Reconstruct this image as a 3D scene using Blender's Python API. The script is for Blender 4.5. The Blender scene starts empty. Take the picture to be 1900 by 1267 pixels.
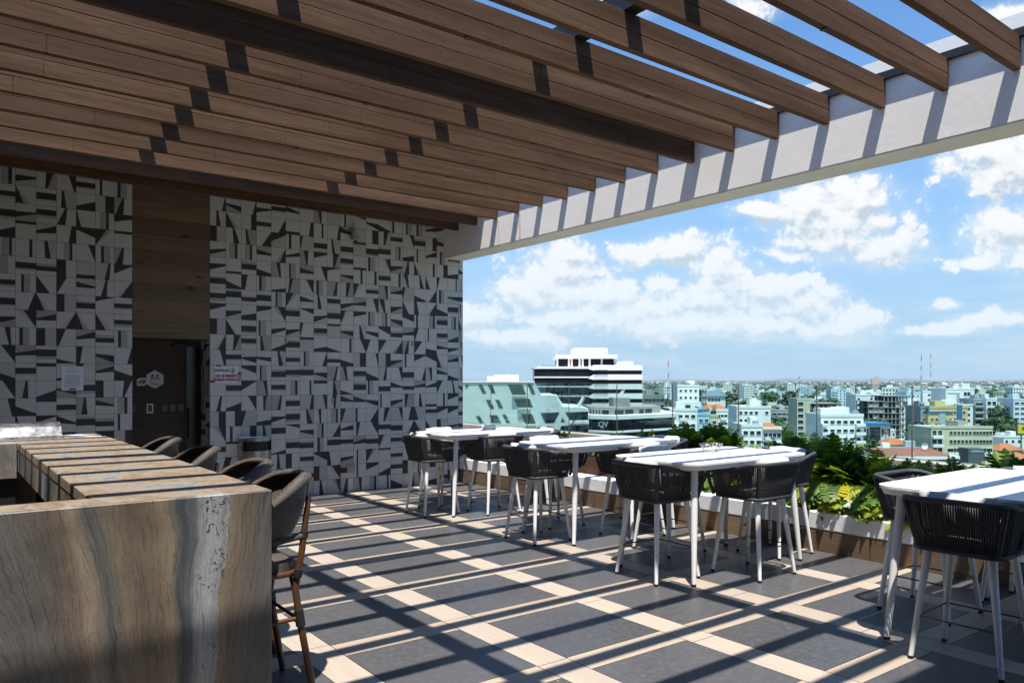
import bpy, math, random
from math import sin, cos, pi, radians as R, sqrt, atan2
from mathutils import Vector, Matrix
random.seed(7)
S = bpy.context.scene
COL = S.collection

# ------------------------------------------------------------------ camera
YAW = R(53.17); F = 1430.5; HZ = 705.1; H = 1.62      # focal in px of a 1900 px wide frame
cd = bpy.data.cameras.new('camera'); cam = bpy.data.objects.new('camera', cd); COL.objects.link(cam)
cd.sensor_width = 36; cd.lens = F / 1900 * 36; cd.shift_y = (HZ - 633.5) / 1900
cd.clip_start = 0.05; cd.clip_end = 80000
cam.location = (0, 0, H); cam.rotation_euler = (pi / 2, 0, YAW - pi / 2)
S.camera = cam
# ------------------------------------------------------------------ exposure
vs = S.view_settings; vs.view_transform = 'Standard'; vs.look = 'None'; vs.exposure = 0.8; vs.gamma = 1; vs.use_curve_mapping = False
# ------------------------------------------------------------------ sun
SX, SY = .187, .257                                   # metres the light drifts in x / y per metre of fall
sd = Vector((SX, SY, -1)).normalized()
sl = bpy.data.lights.new('sun', 'SUN'); sun = bpy.data.objects.new('sun', sl); COL.objects.link(sun)
sl.energy = 5.0; sl.angle = R(.53); sl.color = (1, .95, .88)
sun.rotation_euler = sd.to_track_quat('-Z', 'Y').to_euler(); sun.location = (0, 0, 30)
ELEV = math.asin(-sd.z)
SKY = .105
HAZE = 3.2e-5
# ------------------------------------------------------------------ node helpers
class NT:
    """tiny expression builder on a node tree"""
    def __init__(s, tree): s.t = tree; s.n = tree.nodes; s.l = tree.links
    def node(s, kind, **kw):
        n = s.n.new(kind)
        for k, v in kw.items(): setattr(n, k, v)
        return n
    def put(s, sock, v):
        if isinstance(v, bpy.types.NodeSocket): s.l.new(v, sock)
        elif isinstance(v, (int, float)) and sock.type in ('VECTOR',): sock.default_value = (v, v, v)
        elif isinstance(v, (int, float)) and sock.type == 'RGBA': sock.default_value = (v, v, v, 1)
        elif sock.type == 'RGBA' and len(v) == 3: sock.default_value = (*v, 1)
        else: sock.default_value = v
    def m(s, op, a, b=0., c=0., clamp=False):
        n = s.node('ShaderNodeMath', operation=op, use_clamp=clamp)
        s.put(n.inputs[0], a); s.put(n.inputs[1], b); s.put(n.inputs[2], c); return n.outputs[0]
    def v(s, op, a, b=(0, 0, 0), c=(0, 0, 0), out=0):
        n = s.node('ShaderNodeVectorMath', operation=op)
        s.put(n.inputs[0], a); s.put(n.inputs[1], b); s.put(n.inputs[2], c); return n.outputs[out]
    def length(s, a):
        n = s.node('ShaderNodeVectorMath', operation='LENGTH'); s.put(n.inputs[0], a); return n.outputs['Value']
    def mapr(s, x, a, b, c=0., d=1., smooth=True):
        n = s.node('ShaderNodeMapRange', interpolation_type='SMOOTHSTEP' if smooth else 'LINEAR')
        for i, q in enumerate((x, a, b, c, d)): s.put(n.inputs[i], q)
        return n.outputs[0]
    def mix(s, f, a, b, blend='MIX'):
        n = s.node('ShaderNodeMix', data_type='RGBA', blend_type=blend)
        s.put(n.inputs[0], f); s.put(n.inputs[6], a); s.put(n.inputs[7], b); return n.outputs[2]
    def noise(s, vec, scale, detail=3., rough=.5, dist=0., col=False):
        n = s.node('ShaderNodeTexNoise'); s.put(n.inputs['Vector'], vec)
        n.inputs['Scale'].default_value = scale; n.inputs['Detail'].default_value = detail
        n.inputs['Roughness'].default_value = rough; n.inputs['Distortion'].default_value = dist
        return n.outputs['Color' if col else 'Fac']
    def voro(s, vec, scale, detail=0., feature='F1', out='Distance'):
        n = s.node('ShaderNodeTexVoronoi', feature=feature); s.put(n.inputs['Vector'], vec)
        n.inputs['Scale'].default_value = scale
        if 'Detail' in n.inputs: n.inputs['Detail'].default_value = detail
        return n.outputs[out]
    def ramp(s, f, stops, interp='LINEAR'):
        n = s.node('ShaderNodeValToRGB'); r = n.color_ramp; r.interpolation = interp
        while len(r.elements) < len(stops): r.elements.new(.5)
        for e, (p, c) in zip(r.elements, stops): e.position = p; e.color = (*c, 1) if len(c) == 3 else c
        s.put(n.inputs[0], f); return n.outputs[0]
    def sep(s, v):
        n = s.node('ShaderNodeSeparateXYZ'); s.put(n.inputs[0], v); return n.outputs
    def comb(s, x, y, z):
        n = s.node('ShaderNodeCombineXYZ')
        for i, q in enumerate((x, y, z)): s.put(n.inputs[i], q)
        return n.outputs[0]

# ------------------------------------------------------------------ sky with cumulus clouds (by azimuth and elevation)
def pix_dir(u, v):                                    # where in the sky a cloud of the photograph stands: azimuth, elevation (degrees)
    rx = (u - 950) / F; dz = (HZ - v) / F
    az = math.degrees(atan2(rx, 1)); el = math.degrees(atan2(dz, sqrt(1 + rx * rx)))
    return az, el
W = bpy.data.worlds.new('World'); S.world = W; W.use_nodes = True
W.cycles.sampling_method = 'MANUAL'; W.cycles.sample_map_resolution = 512
wt = W.node_tree; wt.nodes.clear(); q = NT(wt)
tc = q.node('ShaderNodeTexCoord'); d3 = q.v('NORMALIZE', tc.outputs['Generated'])
dx, dy, dz = q.sep(d3)
# azimuth measured clockwise from the look direction of the terrace, in degrees
fx_, fy_ = cos(YAW), sin(YAW)
fw = q.m('ADD', q.m('MULTIPLY', dx, fx_), q.m('MULTIPLY', dy, fy_))
rt = q.m('SUBTRACT', q.m('MULTIPLY', dx, fy_), q.m('MULTIPLY', dy, fx_))
az = q.m('MULTIPLY', q.m('ARCTAN2', rt, fw), 180 / pi)
el = q.m('MULTIPLY', q.m('ARCSINE', dz), 180 / pi)
P = q.comb(az, el, 0.)
BLOBS = [  # u, v, half width px, half height px
    (1560, 415, 110, 62), (1500, 385, 85, 48), (1640, 455, 70, 42), (1590, 365, 60, 36), (1430, 390, 70, 18),
    (1860, 430, 70, 55), (1905, 300, 105, 55), (1830, 290, 80, 26), (1910, 460, 55, 45),
    (1040, 498, 75, 48), (1010, 540, 95, 48), (1115, 550, 80, 44), (1240, 465, 95, 24), (1200, 478, 60, 16),
    (1330, 500, 62, 40), (1400, 545, 105, 42), (1310, 555, 95, 40), (1490, 560, 75, 36), (1590, 598, 58, 32),
    (1250, 605, 170, 26), (1080, 592, 130, 28), (1460, 465, 45, 12), (885, 588, 55, 30), (960, 625, 120, 18),
    (1750, 608, 85, 14), (1830, 588, 55, 18), (1795, 490, 38, 12), (1390, 15, 55, 28), (1870, 20, 60, 22), (1560, 612, 80, 20),
    (1110, 20, 90, 18), (1180, 570, 110, 36), (1345, 478, 32, 28), (1060, 470, 46, 24), (1440, 610, 90, 18), (1760, 560, 26, 8)]
def density(Pv):
    wn = q.noise(Pv, .22, 2, .6, col=True)
    Pw = q.v('ADD', Pv, q.v('MULTIPLY', q.v('SUBTRACT', wn, (.5, .5, .5)), (2.6, 1.8, 0)))
    best = None
    for (u, v, hw, hh) in BLOBS:
        a, e = pix_dir(u, v); a1, _ = pix_dir(u + hw, v); _, e1 = pix_dir(u, v - hh)
        sx = 1 / max(.3, a1 - a) * .70; sy = 1 / max(.25, e1 - e) * .74
        L = q.length(q.v('MULTIPLY_ADD', Pw, (sx, sy, 0), (-a * sx, -e * sy, 0)))
        best = L if best is None else q.m('SMOOTH_MIN', best, L, .22)
    body = q.m('SUBTRACT', 1.0, best)
    puff = None                                             # billows: rounded tops with sharp creases, five sizes
    for sc_, w_ in ((.36, 1.), (.80, .60), (1.75, .36), (3.9, .20), (8.5, .11)):
        b_ = q.m('MULTIPLY', q.m('ABSOLUTE', q.m('SUBTRACT', q.noise(q.v('ADD', Pv, (sc_ * 31, 0, 0)), sc_, 1, .5), .5)), 2.4 * w_)
        puff = b_ if puff is None else q.m('ADD', puff, b_)
    wisp = q.m('SUBTRACT', q.noise(q.v('MULTIPLY', Pv, (.8, 1.3, 1)), .6, 6, .65), .5)
    return body, q.m('ADD', q.m('MULTIPLY', q.m('SUBTRACT', puff, .60), .80), q.m('MULTIPLY', wisp, .55))
b0, n0 = density(P)
b1, n1 = density(q.v('ADD', P, (-.22, .75, 0)))
d0 = q.m('ADD', b0, n0); d1 = q.m('ADD', b1, n1)
edge = q.mapr(n0, -.25, .25, .46, .12, False)                 # puffy parts end crisply, thin parts fade out
alpha = q.m('MULTIPLY', q.mapr(d0, -.10, edge), q.mapr(el, -.5, 2.5))
grad = q.m('SUBTRACT', d0, d1)
lit = q.m('ADD', q.mapr(grad, -.55, .36), q.m('MULTIPLY', q.m('SUBTRACT', d0, .35), .0), clamp=True)
ccol = q.ramp(lit, [(0., (.31, .365, .42)), (.28, (.40, .445, .485)), (.52, (.49, .515, .535)), (.78, (.545, .55, .56)), (1., (.575, .575, .575))])
ccol = q.mix(q.mapr(el, 13., 2., 0., .6), ccol, (.43, .52, .60))
# thin haze clouds low on the horizon
strk = q.noise(q.v('MULTIPLY', P, (.10, .55, 0)), 1.0, 6, .6)
low = q.m('MULTIPLY', q.mapr(strk, .42, .66), q.m('MULTIPLY', q.mapr(el, 11., 3., 0., 1.), .4))
sk = q.node('ShaderNodeTexSky', sky_type='NISHITA', sun_disc=False)
sk.sun_elevation = ELEV; sk.sun_rotation = atan2(-SX, -SY) % (2 * pi); sk.altitude = 100; sk.air_density = 1.0; sk.dust_density = .3; sk.ozone_density = 3.0
skyc = q.mix(1.0, sk.outputs[0], (SKY * .70, SKY * .95, SKY * 1.12), 'MULTIPLY')
hz = q.mapr(el, 24., 0., 0., .85)
skyc = q.mix(hz, skyc, (.225, .335, .465))
c1 = q.mix(low, skyc, (.45, .52, .58))
veil = q.m('MULTIPLY', q.m('MULTIPLY', q.mapr(q.m('ADD', b0, q.m('MULTIPLY', n0, .45)), -.38, .55), q.mapr(el, 0., 3.)), .40)
c1 = q.mix(veil, c1, q.mix(q.mapr(b0, -.2, .6), (.47, .535, .585), (.44, .485, .525)))
c2 = q.mix(q.m('MULTIPLY', alpha, .96), c1, ccol)
bg = q.node('ShaderNodeBackground'); q.put(bg.inputs[0], c2); bg.inputs[1].default_value = 1.0
wo = q.node('ShaderNodeOutputWorld'); q.l.new(bg.outputs[0], wo.inputs[0])

# ------------------------------------------------------------------ materials
def mat(name, col=(.5, .5, .5), rough=.6, metal=0., spec=.5, fn=None, sss=None):
    m = bpy.data.materials.new(name); m.use_nodes = True
    b = m.node_tree.nodes['Principled BSDF']
    b.inputs['Base Color'].default_value = (*col, 1); b.inputs['Roughness'].default_value = rough
    b.inputs['Metallic'].default_value = metal; b.inputs['Specular IOR Level'].default_value = spec
    if fn:
        k = NT(m.node_tree); tcn = k.node('ShaderNodeTexCoord'); fn(k, b, tcn)
    return m
def bump(k, b, h, strength=.3, dist=.01):
    n = k.node('ShaderNodeBump'); n.inputs['Strength'].default_value = strength; n.inputs['Distance'].default_value = dist
    k.put(n.inputs['Height'], h); k.l.new(n.outputs[0], b.inputs['Normal'])
def setc(k, b, c): k.l.new(c, b.inputs['Base Color'])
def mottled(name, c1, c2, scale=8, rough=.6, stretch=(1, 1, 1), detail=5, bmp=0., rvar=.12, metal=0., spec=.5, coord='Object'):
    def fn(k, b, t):
        p = k.v('MULTIPLY', t.outputs[coord], stretch)
        n = k.noise(p, scale, detail, .6)
        setc(k, b, k.mix(k.mapr(n, .3, .7), c1, c2))
        k.put(b.inputs['Roughness'], k.mapr(n, .2, .8, rough - rvar, rough + rvar, False))
        if bmp: bump(k, b, k.noise(p, scale * 6, 4), bmp, .004)
    return mat(name, c1, rough, metal, spec, fn)
def woodmat(name, c1, c2, c3, axis='x', scale=1., rough=.6, knots=False, bmp=.15, rvar=.1, spec=.4, plank=None, vary=0.):
    def fn(k, b, t):
        o = k.node('ShaderNodeNewGeometry').outputs['Position'] if plank is not None else t.outputs['Object']
        st = {'x': (.35, 9, 9), 'y': (9, .35, 9), 'z': (9, 9, .35)}[axis]
        off = 0.
        if plank:                                       # tone changes from board to board along plank['axis']
            s3 = k.sep(o)['xyz'.index(plank[0])]
            idn = k.m('FLOOR', k.m('DIVIDE', s3, plank[1]))
            wn = k.node('ShaderNodeTexWhiteNoise', noise_dimensions='1D'); k.put(wn.inputs['W'], idn); off = wn.outputs['Value']
            o = k.v('ADD', o, k.comb(k.m('MULTIPLY', off, 7.), k.m('MULTIPLY', off, 3.), k.m('MULTIPLY', off, 5.)))
        p = k.v('MULTIPLY', o, st)
        wv = k.noise(k.v('MULTIPLY', o, tuple(x * .22 for x in st)), 1.2 * scale, 3, .5)
        g = k.noise(p, 3.2 * scale, 7, .68, 1.2); g2 = k.noise(p, 14 * scale, 4, .7)
        c = k.mix(k.mapr(g, .32, .68), c1, c2)
        c = k.mix(k.m('MULTIPLY', k.mapr(g2, .52, .72), .55), c, c3)
        c = k.mix(k.mapr(wv, .35, .7, 0., .5), c, c3, 'MIX')
        if plank: c = k.mix(k.m('MULTIPLY', off, .5), c, k.mix(1., c, (.45, .42, .4), 'MULTIPLY'))
        if vary:                                         # board to board and patch to patch variation
            oi = k.node('ShaderNodeObjectInfo').outputs['Random']; pn = k.noise(k.v('ADD', k.v('MULTIPLY', o, (.55, 4, 7)), k.comb(k.m('MULTIPLY', oi, 40.), 0., 0.)), 1., 3, .55)
            c = k.mix(k.m('MULTIPLY', k.mapr(pn, .35, .66), vary), c, k.mix(1., c, (.55, .50, .48), 'MULTIPLY')); c = k.mix(k.m('MULTIPLY', oi, .35), c, k.mix(1., c, (1.2, 1.25, 1.3), 'MULTIPLY'))
            sp_ = k.noise(o, 170, 3, .7); c = k.mix(k.mapr(sp_, .60, .78, 0., .35), c, k.mix(1., c, (2., 1.9, 1.8), 'MULTIPLY'))
        if knots:
            kn = k.voro(k.v('MULTIPLY', o, {'x': (1.6, 1, 4.2), 'y': (1, 1.6, 4.2), 'z': (4, 4, 1.5)}[axis]), 1.15)
            c = k.mix(k.mapr(kn, .05, .16, .85, 0.), c, tuple(x * .22 for x in c3))
        if plank:
            fr = k.m('FRACT', k.m('DIVIDE', s3, plank[1]))
            ln = k.m('LESS_THAN', fr, .012); c = k.mix(k.m('MULTIPLY', ln, .6), c, (.02, .016, .012))
        setc(k, b, c)
        k.put(b.inputs['Roughness'], k.mapr(g, .2, .8, rough - rvar, rough + rvar, False))
        bump(k, b, k.m('ADD', g, k.m('MULTIPLY', g2, .6)), bmp, .003)
    return mat(name, c1, rough, 0, spec, fn)

M = {}
M['slat'] = woodmat('slat_wood', (.168, .096, .058), (.114, .064, .039), (.053, .029, .018), 'x', 1.6, .78, bmp=.3, vary=.7, spec=.12)
M['slat_under'] = M['slat']
M['steel_dark'] = mottled('dark_steel', (.012, .012, .013), (.02, .019, .018), 20, .5)
def plaster(k, b, t):
    o = t.outputs['Object']; n = k.noise(o, 2.2, 6, .65); n2 = k.noise(o, 28, 5, .6); n3 = k.noise(k.v('MULTIPLY', o, (1, 5, .5)), 2.5, 4, .6)
    c = k.mix(k.mapr(n, .35, .7), (.93, .905, .865), (.89, .865, .825))
    c = k.mix(k.mapr(n3, .66, .80, 0., .18), c, (.52, .47, .38)); setc(k, b, c)
    bump(k, b, k.m('ADD', n, k.m('MULTIPLY', n2, .25)), .18, .02)
M['plaster'] = mat('white_plaster', (.8, .8, .8), .75, fn=plaster)
def ledgef(k, b, t):
    o = t.outputs['Object']; n = k.noise(o, 5, 6, .7); n2 = k.noise(o, 40, 5, .6)
    c = k.mix(k.mapr(n, .35, .7), (.84, .84, .83), (.76, .755, .74)); c = k.mix(k.mapr(n2, .64, .78, 0., .3), c, (.50, .48, .44)); setc(k, b, c)
    bump(k, b, k.m('ADD', n, k.m('MULTIPLY', n2, .3)), .22, .012)
M['ledge'] = mat('painted_ledge', (.8, .8, .8), .6, fn=ledgef)
M['soffit'] = mottled('beam_soffit', (.80, .76, .68), (.74, .70, .62), 4, .8)
M['rust'] = mottled('rust_stain', (.62, .44, .20), (.72, .62, .44), 20, .8)
def tilef(k, b, t, base=(.1, .1, .1), amp=.25, rough=.5):
    o = t.outputs['Object']; n = k.noise(o, 7, 6, .65); n2 = k.noise(o, 90, 4, .65)
    c = k.mix(k.mapr(n, .3, .72), tuple(x * (1 - amp) for x in base), tuple(x * (1 + amp) for x in base))
    c = k.mix(k.mapr(n2, .35, .75, 0., .3), c, tuple(x * 1.5 for x in base)); setc(k, b, c)
    k.put(b.inputs['Roughness'], k.mapr(n, .2, .8, rough - .08, rough + .12, False)); bump(k, b, n2, .08, .002)
def tmat(name, base, amp=.18, rough=.5): return mat(name, base, rough, spec=.22, fn=lambda k, b, t: tilef(k, b, t, base, amp, rough))
M['t_light'] = tmat('tile_light', (.52, .505, .485), .05, .5)
M['t_mid'] = tmat('tile_mid', (.34, .325, .31), .08, .5)
M['t_grey'] = tmat('tile_grey', (.43, .415, .40), .06, .5)
M['t_dark'] = tmat('tile_dark', (.046, .045, .045), .22, .45)
M['grout'] = mat('grout', (.075, .073, .07), .9)
M['joint'] = mat('floor_joint', (.035, .032, .03), .9)
def slate(k, b, t):
    o = t.outputs['Object']; n = k.noise(o, 1.3, 5, .6); n2 = k.noise(o, 22, 6, .7); n3 = k.noise(o, 260, 3, .7); vo = k.voro(o, 3.1)
    c = k.mix(k.mapr(n, .3, .7), (.068, .067, .069), (.086, .085, .087)); c = k.mix(k.mapr(n2, .42, .66, 0., .75), c, (.104, .102, .104))
    c = k.mix(k.mapr(n3, .54, .74, 0., .8), c, (.135, .134, .136)); c = k.mix(k.mapr(vo, .012, .020, .6, 0.), c, (.6, .6, .58))
    gx, gy, gz_ = k.sep(k.node('ShaderNodeNewGeometry').outputs['Position']); wn = k.node('ShaderNodeTexWhiteNoise', noise_dimensions='2D')
    k.put(wn.inputs['Vector'], k.comb(k.m('FLOOR', k.m('DIVIDE', k.m('SUBTRACT', gx, 3.7537), 1.0192)), k.m('FLOOR', k.m('DIVIDE', k.m('SUBTRACT', gy, 9.3127), 1.0192)), 0.))
    c = k.mix(k.m('MULTIPLY', wn.outputs['Value'], .6), c, k.mix(1., c, (.70, .71, .75), 'MULTIPLY'))
    sm = k.noise(k.v('MULTIPLY', o, (1, 2.2, 1)), 1.1, 6, .72); c = k.mix(k.mapr(sm, .54, .74, 0., .4), c, (.085, .083, .08)); setc(k, b, c)
    k.put(b.inputs['Roughness'], k.mapr(n2, .3, .7, .32, .50, False)); bump(k, b, k.m('ADD', n2, n3), .08, .002)
M['slate'] = mat('floor_slate_tile', (.07, .07, .07), .42, fn=slate)
M['beige_y'] = woodmat('floor_plank_along', (.42, .36, .295), (.38, .32, .26), (.30, .24, .185), 'y', .7, .5, bmp=.05, rvar=.06)
M['beige_x'] = woodmat('floor_plank_across', (.41, .34, .27), (.36, .29, .225), (.28, .205, .145), 'x', .7, .5, bmp=.05, rvar=.06)
M['oak'] = woodmat('oak_panel', (.21, .140, .082), (.155, .100, .058), (.09, .056, .032), 'x', .55, .55, True, plank=('z', .2018))
M['oak_skirt'] = woodmat('oak_skirting', (.27, .18, .105), (.20, .13, .072), (.12, .078, .045), 'y', .6, .6, True, plank=('y', 1.2))
M['walnut'] = woodmat('dark_wood_wall', (.052, .033, .020), (.040, .025, .015), (.026, .016, .010), 'x', .6, .6, False, plank=('z', .2))
M['black'] = mat('black_matt', (.008, .008, .008), .6)
M['black_gloss'] = mat('black_gloss', (.006, .006, .007), .2)
M['rubber'] = mat('black_rubber', (.01, .01, .01), .7)
M['white_metal'] = mottled('white_coated_metal', (.80, .80, .80), (.76, .76, .765), 30, .42, rvar=.05)
M['table_top'] = mottled('white_table_slats', (.84, .84, .835), (.79, .79, .79), 5, .45, stretch=(1, 6, 1), rvar=.05)
M['rope'] = mottled('charcoal_rope', (.026, .026, .031), (.050, .050, .058), 90, .6, bmp=.5)
M['rope_frame'] = mottled('charcoal_wrapped_frame', (.030, .031, .038), (.052, .053, .064), 70, .55, bmp=.6)
M['cushion'] = mottled('light_grey_fabric', (.60, .585, .57), (.52, .505, .49), 40, .9, bmp=.3)
M['cushion_dark'] = mottled('grey_seat_fabric', (.16, .16, .165), (.12, .12, .125), 40, .9, bmp=.3)
M['rod'] = mat('brushed_rod', (.12, .115, .11), .35, .9)
M['steel'] = mottled('brushed_steel', (.56, .56, .55), (.44, .44, .43), 6, .28, stretch=(1, 1, 40), metal=1., rvar=.08)
def hoodf(k, b, t):
    n = k.noise(t.outputs['Object'], 9, 6, .7); setc(k, b, k.mix(k.mapr(n, .3, .7), (.05, .054, .06), (.26, .265, .275)))
    k.put(b.inputs['Roughness'], k.mapr(n, .3, .7, .3, .55, False))
M['hood'] = mat('grill_steel', (.6, .6, .6), .4, .6, fn=hoodf)
def wicker(k, b, t):
    o = t.outputs['Object']; x, y, z = k.sep(o)
    ang = k.m('MULTIPLY', k.m('ARCTAN2', x, y), 62.); hz_ = k.m('MULTIPLY', z, 620.)
    w = k.m('MULTIPLY', k.m('SINE', ang), k.m('SINE', hz_)); w2 = k.m('MULTIPLY', k.m('COSINE', ang), k.m('COSINE', hz_))
    f = k.m('MAXIMUM', w, w2); n = k.noise(o, 30, 3)
    c = k.mix(k.mapr(f, .1, .9), (.020, .016, .014), (.165, .130, .108)); c = k.mix(k.mapr(n, .4, .7, 0., .5), c, (.085, .066, .055)); setc(k, b, c)
    bump(k, b, f, .8, .004)
M['wicker'] = mat('woven_wicker', (.1, .08, .07), .5, fn=wicker)
M['bamboo'] = woodmat('brown_cane', (.105, .044, .015), (.070, .029, .011), (.042, .019, .008), 'z', 1., .38, bmp=.05, spec=.5)
M['binding'] = mat('black_binding', (.012, .011, .012), .55)
M['corten'] = mottled('corten_steel', (.075, .030, .016), (.045, .018, .011), 9, .8)
M['soil'] = mottled('soil', (.03, .022, .015), (.05, .035, .022), 30, .95)
M['paper'] = mottled('paper', (.74, .75, .82), (.68, .69, .77), 6, .7)
M['ink'] = mat('ink', (.03, .03, .035), .7)
M['ink_grey'] = mat('ink_grey', (.28, .28, .33), .7)
M['ink_red'] = mat('ink_red', (.30, .012, .02), .7)
M['plastic_white'] = mat('white_plastic', (.72, .72, .70), .35)
M['hexplate'] = mottled('sign_plate', (.50, .49, .48), (.44, .43, .42), 12, .4)
M['socket_grey'] = mat('socket_metal', (.40, .38, .35), .35, .3)
# the bar's quartzite: upright bands across x that lean and wander, fine grain, dark dendrites
def stonef(k, b, t, gain=1.):
    o = k.node('ShaderNodeNewGeometry').outputs['Position']; x, y, z = k.sep(o)
    nw = k.noise(k.v('MULTIPLY', o, (1, .7, .55)), 1.7, 3, .5); nw2 = k.noise(k.v('MULTIPLY', o, (1.5, 1.2, 1.1)), 5.5, 3, .6)
    tt = k.m('ADD', x, k.m('ADD', k.m('MULTIPLY', k.m('SUBTRACT', nw, .5), .24), k.m('MULTIPLY', k.m('SUBTRACT', nw2, .5), .06)))
    tt = k.m('ADD', tt, k.m('MULTIPLY', k.m('SUBTRACT', y, 3.6), .22))
    tt = k.m('ADD', tt, k.m('MULTIPLY', k.m('SUBTRACT', z, 1.1), k.mapr(x, .3, 1.1, .30, -.10, False)))
    f = k.m('FRACT', k.m('ADD', k.m('DIVIDE', k.m('SUBTRACT', tt, .10), 1.25), 10.))
    st = [(0, (.175, .165, .155)), (.10, (.205, .185, .165)), (.20, (.20, .165, .125)), (.25, (.27, .19, .125)), (.29, (.42, .31, .20)), (.33, (.26, .225, .175)),
          (.355, (.15, .15, .14)), (.38, (.22, .20, .155)), (.42, (.30, .225, .14)), (.49, (.235, .165, .105)), (.56, (.285, .215, .13)), (.62, (.40, .285, .155)), (.645, (.20, .19, .165)), (.66, (.085, .10, .12)),
          (.70, (.16, .18, .20)), (.715, (.36, .38, .40)), (.74, (.50, .51, .52)), (.785, (.52, .525, .53)), (.80, (.34, .38, .43)), (.812, (.46, .45, .42)), (.83, (.33, .235, .135)), (.88, (.24, .175, .115)), (.94, (.20, .165, .13)), (1, (.175, .165, .155))]
    c = k.ramp(f, st)
    gr = k.noise(k.v('MULTIPLY', k.comb(tt, y, z), (46, 7, 1.2)), 3.2, 7, .74, .9)
    c = k.mix(k.mapr(gr, .36, .52, .80, 0.), c, k.mix(1., c, (.36, .34, .32), 'MULTIPLY'))
    c = k.mix(k.mapr(gr, .55, .72, 0., .45), c, (.46, .37, .26))
    sp = k.noise(o, 150, 5, .8); c = k.mix(k.mapr(sp, .54, .70, 0., .7), c, k.mix(1., c, (1.9, 1.85, 1.8), 'MULTIPLY'))
    c = k.mix(k.mapr(sp, .42, .30, 0., .6), c, k.mix(1., c, (.4, .4, .4), 'MULTIPLY'))
    # branching dark mineral marks, mostly in the pale band
    dn = k.noise(k.v('MULTIPLY', o, (1, 1, .8)), 34, 6, .72, 1.4); msk = k.noise(o, 5.5, 3, .6)
    pale = k.m('MULTIPLY', k.mapr(f, .69, .74), k.mapr(f, .86, .80))
    c = k.mix(k.m('MULTIPLY', k.m('MULTIPLY', k.mapr(dn, .555, .60), k.mapr(msk, .44, .54)), pale), c, (.022, .018, .015))
    cr = k.voro(k.v('MULTIPLY', k.v('ADD', o, k.v('MULTIPLY', k.noise(o, 4, 3, .5, col=True), (.12, .12, .12))), (3.2, 1., 1.3)), 1.3, feature='DISTANCE_TO_EDGE')
    c = k.mix(k.m('MULTIPLY', k.mapr(cr, .0, .006, .6, 0.), k.mapr(nw2, .56, .66)), c, (.05, .04, .035))
    rs = k.noise(o, 6.5, 4, .6); c = k.mix(k.mapr(rs, .66, .74, 0., .5), c, (.20, .10, .05))
    hsv = k.node('ShaderNodeHueSaturation'); hsv.inputs['Saturation'].default_value = .78; k.put(hsv.inputs['Color'], c); c = hsv.outputs[0]
    bl_ = k.noise(o, 3.2, 5, .65); c = k.mix(k.mapr(bl_, .45, .66, 0., .55), c, k.mix(1., c, (.52, .51, .52), 'MULTIPLY'))
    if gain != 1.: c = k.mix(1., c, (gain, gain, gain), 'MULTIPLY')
    setc(k, b, c); k.put(b.inputs['Roughness'], k.mapr(sp, .3, .7, .40, .62, False)); bump(k, b, k.m('ADD', gr, sp), .12, .002)
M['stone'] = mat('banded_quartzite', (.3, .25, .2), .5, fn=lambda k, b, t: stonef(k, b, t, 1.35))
def stonetop(k, b, t):
    o = k.node('ShaderNodeNewGeometry').outputs['Position']; x, y, z = k.sep(o)
    w1 = k.noise(o, 1.4, 4, .55, col=True); ow = k.v('ADD', o, k.v('MULTIPLY', k.v('SUBTRACT', w1, (.5, .5, .5)), (.55, .9, .3)))
    st_ = k.noise(k.v('MULTIPLY', ow, (2.6, 1.15, 1)), 1.6, 5, .6, .8); fi = k.noise(k.v('MULTIPLY', ow, (16, 5, 14)), 2.6, 7, .74, .6); sp = k.noise(o, 130, 5, .8)
    c = k.ramp(st_, [(.28, (.10, .11, .12)), (.36, (.21, .22, .23)), (.42, (.25, .215, .17)), (.50, (.275, .215, .155)), (.57, (.205, .15, .10)), (.63, (.28, .24, .195)), (.72, (.21, .215, .22))])
    c = k.mix(k.mapr(fi, .36, .52, .7, 0.), c, k.mix(1., c, (.5, .46, .42), 'MULTIPLY')); c = k.mix(k.mapr(fi, .6, .75, 0., .5), c, (.34, .30, .25))
    c = k.mix(k.mapr(sp, .42, .30, 0., .5), c, k.mix(1., c, (.45, .43, .4), 'MULTIPLY')); setc(k, b, c)
    k.put(b.inputs['Roughness'], k.mapr(sp, .3, .7, .36, .58, False)); bump(k, b, k.m('ADD', fi, sp), .12, .002)
M['stone_top'] = mat('quartzite_counter', (.4, .3, .22), .5, fn=stonetop)
M['stone_shaded'] = mat('shaded_banded_quartzite', (.3, .25, .2), .5, fn=lambda k, b, t: stonef(k, b, t, .68))  # same bar stone, darkened in colour so the front reads as dimly lit
# greenery
def leafm(name, c1, c2, tr=.35):
    m = bpy.data.materials.new(name); m.use_nodes = True; k = NT(m.node_tree); b = m.node_tree.nodes['Principled BSDF']
    t = k.node('ShaderNodeTexCoord'); n = k.noise(t.outputs['Object'], 9, 4, .6)
    c = k.mix(k.mapr(n, .3, .7), c1, c2); setc(k, b, c); b.inputs['Roughness'].default_value = .38; b.inputs['Specular IOR Level'].default_value = .45
    tl = k.node('ShaderNodeBsdfTranslucent'); k.put(tl.inputs[0], k.mix(1., c, (1.5, 1.35, .6), 'MULTIPLY'))
    ms = k.node('ShaderNodeMixShader'); ms.inputs[0].default_value = tr
    k.l.new(b.outputs[0], ms.inputs[1]); k.l.new(tl.outputs[0], ms.inputs[2]); k.l.new(ms.outputs[0], m.node_tree.nodes['Material Output'].inputs[0]); return m
M['leaf'] = leafm('leaf_green', (.075, .155, .020), (.115, .215, .028))
M['leaf_deep'] = leafm('leaf_deep_green', (.040, .095, .015), (.062, .135, .022))
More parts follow.
